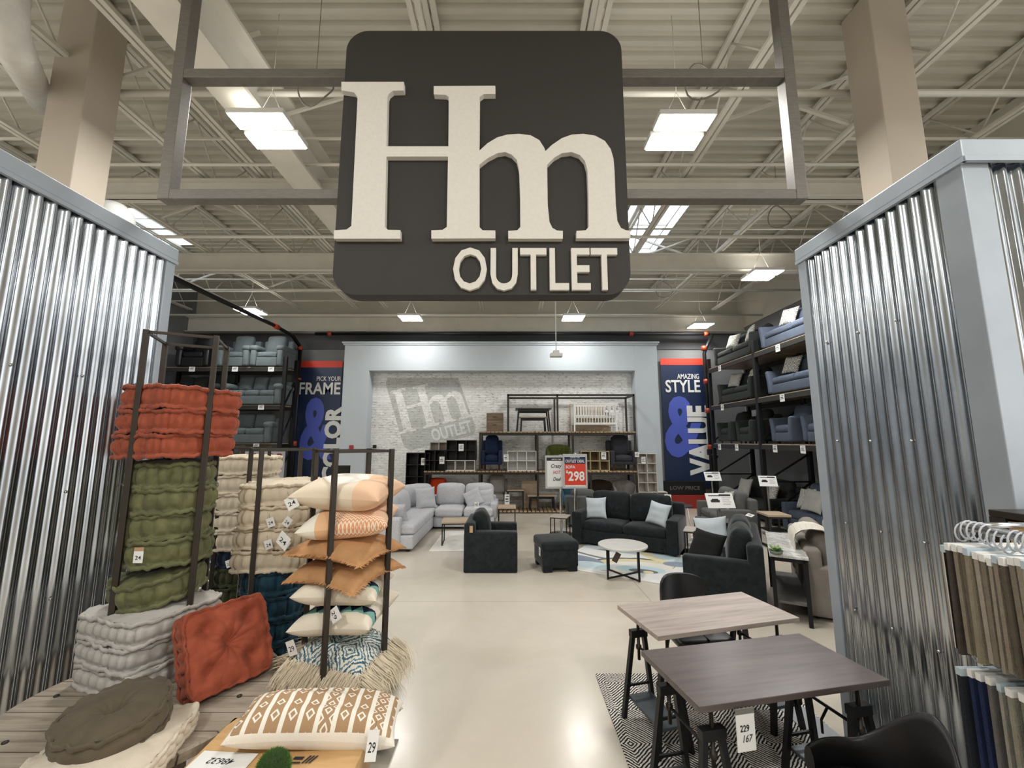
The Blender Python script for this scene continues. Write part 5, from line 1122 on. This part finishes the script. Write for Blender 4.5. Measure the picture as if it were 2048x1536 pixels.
for k in range(3): card(cbx, (cw_ * (.26 + .12 * k), -cd_ / 2 - .012, ch - .16), .1, .22)
tag(MB().bb(-.6, .6, -.01, .01, 0, .86, .003).build('headboard_panel', M_OAK, None, ((xw(1190)), YBK - .12, z2s + .001)), 'thin pale wooden panel standing behind the white crib', 'panel')
# --- middle level
a = sofa('armchair', 'navy blue armchair at the left of the middle shelf', 'armchair', (xw(984, YM), YM, z1s), 0, xw(1005) - xw(963), .7, M_NAVYF, 1, .42, .56, .92, .1, 'track', .17, mat('reddish_wood', '#4a2018', .5)); card(a, (.42, -.34, .36), .14, .2)
cubby('cube_shelf', 'white six cube shelf on the middle shelf, right of the navy armchair', (xw(1043.5, YM - .1), YM - .1, z1s + .0), 3, 2, (xw(1072) - xw(1015)) / 3, .38, M_WHITE)
b_ = barrel('armchair', 'moss green barrel chair on the middle shelf behind the price signs', (xw(1117, YM), YM, z1s), 0, M_MOSSC, .36, .74)
c_ = cubby('cube_shelf', 'pale oak six cube shelf on the middle shelf, beside the dark grey armchair', (xw(1187, YM - .1), YM - .1, z1s), 3, 2, (xw(1215) - xw(1159)) / 3, .38, m_wood('pale_oak', '#a8956f', '#c6b58f', 1, 'x'), back=mat('tan_backboard', '#7b6a48', .7)); card(c_, (.24, -.2, .42), .14, .2)
a = sofa('armchair', 'dark grey armchair at the right end of the middle shelf', 'armchair', (xw(1241, YM), YM, z1s), 0, xw(1268) - xw(1215), .7, fab('graphite_fabric', '#35353a', .08), 1, .42, .56, .92, .12, 'track', .17, mat('reddish_wood', '#4a2018', .5)); card(a, (.36, -.36, .46), .12, .14)
# --- left extension
B_ = mat('black_laminate', '#0e0e10', .45); TP = mat('taupe_backboard', '#8c837b', .7); LW = mat('whitewash_laminate', '#cdc7bf', .6)
def bk(m_): return m_
t = cubby('cube_shelf', 'tall black cube shelf standing on the floor at the left of the shelving', (xw(836), YF + .25, 0), 2, 5, .33, .36, B_, skip=()); card(t, (.16, -.19, 1.42), .13, .2); card(t, (.16, -.19, .45), .13, .2)
cubby('cube_shelf', 'white four cube tower with brown backs on the left extension, topped above the black ones', (xw(879, YM + .18), YM + .18, z1s), 2, 3, .265, .2, LW, back=TP)
t = cubby('cube_shelf', 'low black four cube shelf on the left extension in front of the white tower', (xw(873, YM - .2), YM - .2, z1s), 2, 2, .285, .34, B_); card(t, (.2, -.18, .3), .14, .2)
t = cubby('cube_shelf', 'white three cube shelf lying at the front of the left extension', (xw(922, YM - .15), YM - .15, z1s), 3, 1, .28, .34, M_WHITE, back=TP)
t2 = cubby('cube_shelf', 'black six cube shelf stacked on the white three cube shelf', (xw(924, YM - .15), YM - .15, z1s + .297), 3, 2, .275, .34, B_); card(t2, (.0, -.18, .36), .14, .2)
# --- lower level
sofa('armchair', 'orange chair half hidden behind the sectional', 'armchair', (xw(878, YM), YM - .1, 0), 0, .62, .6, M_ORCH, 1, .45, .5, .86, .06, 'track', .12)
t = cubby('cube_shelf', 'brown cube shelf under the left extension beside the orange chair', (xw(930, YM), YM, z_deck - .09), 3, 3, .235, .3, m_wood('brown_oak', '#5a4632', '#7b6145', 1, 'x')); card(t, (.3, -.17, .62), .13, .2)
t = sofa('armchair', 'high backed taupe chair on the floor deck behind the end table', 'armchair', (xw(986, YM) + .12, YM, z_deck), 0, .6, .64, M_TAUPE, 1, .42, .5, .88, .07, 'track', .1); card(t, (.3, -.34, .3), .14, .3)
tag(MB().bb(-.235, .235, -.02, .02, 0, .78, .004).build('wood_panel', M_OAK, None, (xw(1059, 12.5), 12.5, z_deck + .001)), 'square pale oak panel standing behind the low tables on the floor deck', 'panel')
leg_table('side_table', 'tall oak topped nest table on the floor deck, left of the low table', 'table', (xw(1031, YM), YM - .05, z_deck), 0, xw(1049) - xw(1015), .45, .56, M_OAK, M_BLACKP, .03, .03)
splay('coffee_table', 'long low oak topped coffee table with black legs on the floor deck', 'table', xw(1082, YM), YM - .1, z_deck, xw(1110) - xw(1052), .5, .42, M_OAK, M_BLACKP, .03)
barrel('armchair', 'teal blue barrel chair on the floor deck behind the pole signs', (xw(1142, YM), YM - .05, z_deck), 0, M_TEAL, .35, .74, .12)
barrel('armchair', 'dark brown barrel chair on the floor deck, left of the pale one', (xw(1200, YM), YM, z_deck), 0, M_BRWN, .35, .8, .12)
barrel('armchair', 'pale taupe barrel chair at the right end of the floor deck', (xw(1245, YM), YM - .05, z_deck), 0, M_TAUPE, .34, .8, .12)
t = cubby('cube_shelf', 'white stepped cube shelf at the right of the niche, two cubes wide above, three below', (xw(1302, 12.1), 12.3, 0), 3, 6, (xw(1301) - xw(1282)), .34, LW, skip=((2, 4), (2, 5), (2, 3), (2, 2))); card(t, (-.24, -.19, 1.45), .12, .2)
cubby('cube_shelf', 'short white cube shelf stub standing beside the stepped one near the banner', (xw(1338, 11.9), 11.9, 0), 1, 2, .3, .3, LW, back=TP) if False else None
# chair, monitor, alarm at the left jamb
t = barrel('armchair', 'dark grey lounge chair behind the pillow rack, left of the tall black cube shelf', (-3.75, 10.9, 0), R(25), M_CHARF, .42, .95, .1)
mn = thing('monitor', 'black computer monitor on a white stand on the service counter', 'monitor', (-3.55, 8.75, 1.06))
MB().bb(-.2, .2, -.012, .012, .18, .44, .004).build('screen', mat('black_screen', '#08090a', .15), mn); MB().bb(-.02, .02, 0.012, .04, .02, .3, .002).bb(-.12, .12, -.06, .1, 0, .015, .003).build('stand', M_WHITE, mn)
MB().bb(-.18, .12, -.3, -.16, .0, .02, .004).build('keyboard', M_BLACKP, mn)
ctn = thing('service_counter', 'white service counter carrying the monitor, behind the cream cushions', 'counter', (-3.55, 8.75, 0)); MB().bb(-.5, .5, -.35, .35, 0, 1.02, .006).build('body', mat('grey_counter_front', '#8d8f90', .6), ctn); MB().bb(-.53, .53, -.38, .38, 1.022, 1.055, .005).build('worktop', M_WHITE, ctn)
tag(MB().bb(-.06, .06, -.03, 0, -.07, .07, .005).build('fire_alarm', mat('fire_alarm_red', '#a01c20', .4), None, (W(703, 895, PY)[0], PY - .001, W(703, 895, PY)[1])), 'small red fire alarm on the left pillar of the portal', 'fire alarm')
tag(MB().bb(-.05, .05, -.06, 0, -.05, .05, .005).build('camera_box', M_BLACKP, None, (W(750, 893, BYK)[0], BYK - .001, W(750, 893, BYK)[1])), 'small black box fixed to the brick wall near the left jamb', 'box')
# ================================================================ RIGHT HEAVY SHELVING
ZS = (1.93, 3.03, 4.14)
def heavy(name, label, axis, a0, a1, posts, f0, f1, brace=True):
    """axis 'y': bays along y, front face at x=f0, back at f1"""
    cxm = (f0 + f1) / 2, (a0 + a1) / 2
    t = thing(name, label, 'shelving', (cxm[0], cxm[1], 0) if axis == 'y' else (cxm[1], cxm[0], 0)); o = t.location
    def P(nm, b, M_, bev=.003):
        m = MB(); m.M = Matrix.Translation((-o.x, -o.y, 0)); m.bb(*b, bev); return m.build(nm, M_, t)
    def B(fa, fb, aa, ab, za, zb): return (fa, fb, aa, ab, za, zb) if axis == 'y' else (aa, ab, fa, fb, za, zb)
    lo, hi = min(f0, f1), max(f0, f1)
    for p in posts:
        for f in (lo, hi - .09): P('post', B(f, f + .09, p - .05, p + .05, 0, 4.45), M_BLACKP)
        m = MB(); m.M = Matrix.Translation((-o.x, -o.y, 0)); q = 0
        for (za, zb) in ((.25, 1.05), (1.7, 1.05), (2.0, 2.9), (3.8, 2.9)):
            e = ((lo + .05, p, za), (hi - .05, p, zb)) if (q % 2) == (0 if f0 < f1 else 1) else ((lo + .05, p, zb), (hi - .05, p, za)); q += 1
            if axis != 'y': e = tuple((c_[1], c_[0], c_[2]) for c_ in e)
            m.bar(e[0], e[1], .035)
        if axis == 'y': m.bar((lo + .05, p, 1.05), (hi - .05, p, 1.05), .035)
        m.build('brace', M_BLACKP, t)
    for z in ZS:
        for k in range(len(posts) - 1):
            aa, ab = min(posts[k], posts[k + 1]) + .051, max(posts[k], posts[k + 1]) - .051
            for f in (lo, hi - .05): P('beam', B(f, f + .05, aa, ab, z - .13, z - .02), mat('dark_grey_beam', '#34332f', .5, .3))
            P('deck', B(lo + .02, hi - .02, aa + .001, ab - .001, z - .019, z), m_wood('particle_board', '#8d7c66', '#ab9a80', .8, 'x') if 'particle_board' not in bpy.data.materials else bpy.data.materials['particle_board'])
    return t, o
RK, ro = heavy('heavy_shelving', 'tall black storage shelving with sofas along the right wall', 'y', 7.6, 12.35, (12.35, 9.98, 7.55), 5.9, 7.1)
for z, ys in ((ZS[0], (11.9, 11.0, 9.4, 8.5)), (ZS[1], (11.6, 9.0)), (ZS[2], (11.6, 9.0))):
    for y in ys: card(RK, (5.9 - ro.x - .012, y - ro.y, z - .1), .15, .16, R(-90))
def patpil(c, rz, n=2, z=0, lab=''):
    for k in range(n):
        x = (-.42 if k == 0 else .42); p = loc_of(c, rz, x, -.1, z)
        cushion('lattice print pillow on %s, %s' % (lab, 'far side' if k == 0 else 'near side'), M_OGEE, p, rz + (.25 if k == 0 else -.3), .42, 70, .13, 6 if k else -5, k + 3, 'lattice print pillows on the shelved sofas')
rr = R(-90)
for z, (yb, wb), (yd, wd), lv in ((ZS[2], (8.75, 2.1), (11.15, 1.9), 'top'), (ZS[1], (8.8, 1.75), (11.2, 1.6), 'middle')):
    kind = 'sofa' if z == ZS[2] else 'loveseat'
    sofa(kind, 'slate blue %s with patterned pillows on the %s shelf of the right shelving, near bay' % (kind, lv), kind, (6.42, yb, z), rr, wb, .88, M_BLUES, 2, .42, .6, .8, .12, 'flare', .06, seed=40)
    patpil((6.42, yb), rr, 2, z + .68, 'the slate blue %s, %s shelf' % (kind, lv))
    sofa(kind, 'dark charcoal %s with patterned pillows on the %s shelf, far bay' % (kind, lv), kind, (6.42, yd, z), rr, wd, .88, M_CHARF, 2, .42, .6, .8, .12, 'flare', .06, seed=44)
    patpil((6.42, yd), rr, 2, z + .68, 'the dark charcoal %s, %s shelf' % (kind, lv))
for y, m_, lb in ((8.2, M_BLUES, 'slate blue armchair on the lowest shelf of the right shelving, near the metal partition'), (9.25, M_BLUES, 'slate blue armchair on the lowest shelf of the right shelving, next to the dark ones'),
                  (10.75, M_CHARF, 'dark charcoal armchair on the lowest shelf, beside the slate blue ones'), (11.75, M_CHARF, 'dark charcoal armchair on the lowest shelf, farthest from the entrance')):
    sofa('armchair', lb, 'armchair', (6.36, y, ZS[0]), rr - .12, .84, .82, m_, 1, .42, .6, .8, .12, 'flare', .06, seed=50)
# lower red and black stack by the right banner
t = thing('display_crate', 'dark crate display with red base and faint lettering at the foot of the right banner', 'crate', (5.2, 12.9, 0))
MB().bb(-.62, .62, -.12, .12, .42, .8, .005).build('panel', M_BLACKP, t); MB().bb(-.62, .62, -.12, .12, .0, .4, .005).build('base', mat('dark_red_panel', '#8e2417', .6), t)
m = MB(); text_fit(m, 'LOW PRICE', -.45, .45, .55, .66, -.123, .0); m.build('lettering', mat('dim_white_ink', '#6c6c6c', .8), t)
# ================================================================ LEFT HEAVY SHELVING
LK, lo_ = heavy('heavy_shelving', 'tall black storage shelving with recliners at the left of the back wall', 'x', -10.2, -6.6, (-6.62, -8.4, -10.2), 11.9, 12.6)
for z, xs in ((ZS[0], (-9.5, -7.25)), (ZS[1], (-7.2, )), (ZS[2], (-9.3, -8.05, -7.0))):
    for x in xs: card(LK, (x - lo_.x, 11.9 - lo_.y - .012, z - .07), .17, .14)
yy = 12.2
sofa('recliner', 'black leather recliner on the top shelf of the left shelving', 'armchair', (-9.3, yy, ZS[2]), 0, 1.0, .8, M_BLKL, 1, .44, .62, .95, .2, 'rolled', .02, seed=60)
sofa('recliner', 'grey plush recliner on the top shelf of the left shelving, right beside the end post', 'armchair', (-7.14, yy, ZS[2]), 0, .98, .8, M_GRNGY, 1, .44, .62, .95, .2, 'rolled', .02, seed=61)
sofa('recliner', 'grey plush recliner on the top shelf of the left shelving, middle one of three', 'armchair', (-8.13, yy - .0, ZS[2]), 0, .96, .8, M_GRNGY, 1, .44, .62, .95, .2, 'rolled', .02, seed=62)
sofa('sofa', 'grey plush sofa with rolled arms on the middle shelf of the left shelving', 'sofa', (-7.5, yy, ZS[1]), 0, 1.72, .8, M_GRNGY, 3, .42, .6, .8, .2, 'rolled', .02, seed=63)
sofa('sofa', 'dark plush sofa on the middle shelf of the left shelving, mostly behind terracotta cushions', 'sofa', (-9.3, yy, ZS[1]), 0, 1.7, .8, M_CHARF, 3, .42, .6, .8, .2, 'rolled', .02, seed=64)
sofa('loveseat', 'grey plush loveseat with rolled arms on the lowest shelf of the left shelving', 'sofa', (-7.6, yy, ZS[0]), R(0), 1.5, .8, M_GRNGY, 2, .42, .6, .8, .2, 'rolled', .02, seed=65)
ps = thing('price_board', 'grey board with the red price $899 under the left shelving', 'sign', (-6.4, 11.65, 0)); a_, zt = W(478, 903, 11.6); b_, zb = W(566, 936, 11.6)
MB().bb(a_ + 6.4, b_ + 6.4, .0, .02, .6, zt, .003).build('panel', mat('silver_board', '#a3a5a6', .5), ps)
m = MB(); text_fit(m, '$899', a_ + 6.4 + .3, b_ + 6.4 - .05, zb + .06, zt - .05, -.004, .03); m.build('lettering', mat('dull_red_ink', '#7c2328', .7), ps)
MB().tube([(a_ + 6.45, .03, 0), (a_ + 6.45, .03, zt - .1)], .015, 8).tube([(b_ + 6.35, .03, 0), (b_ + 6.35, .03, zt - .1)], .015, 8).build('pole', M_CHROME, ps)
for o in list(bpy.data.objects):
    if '_u' in o: del o['_u']
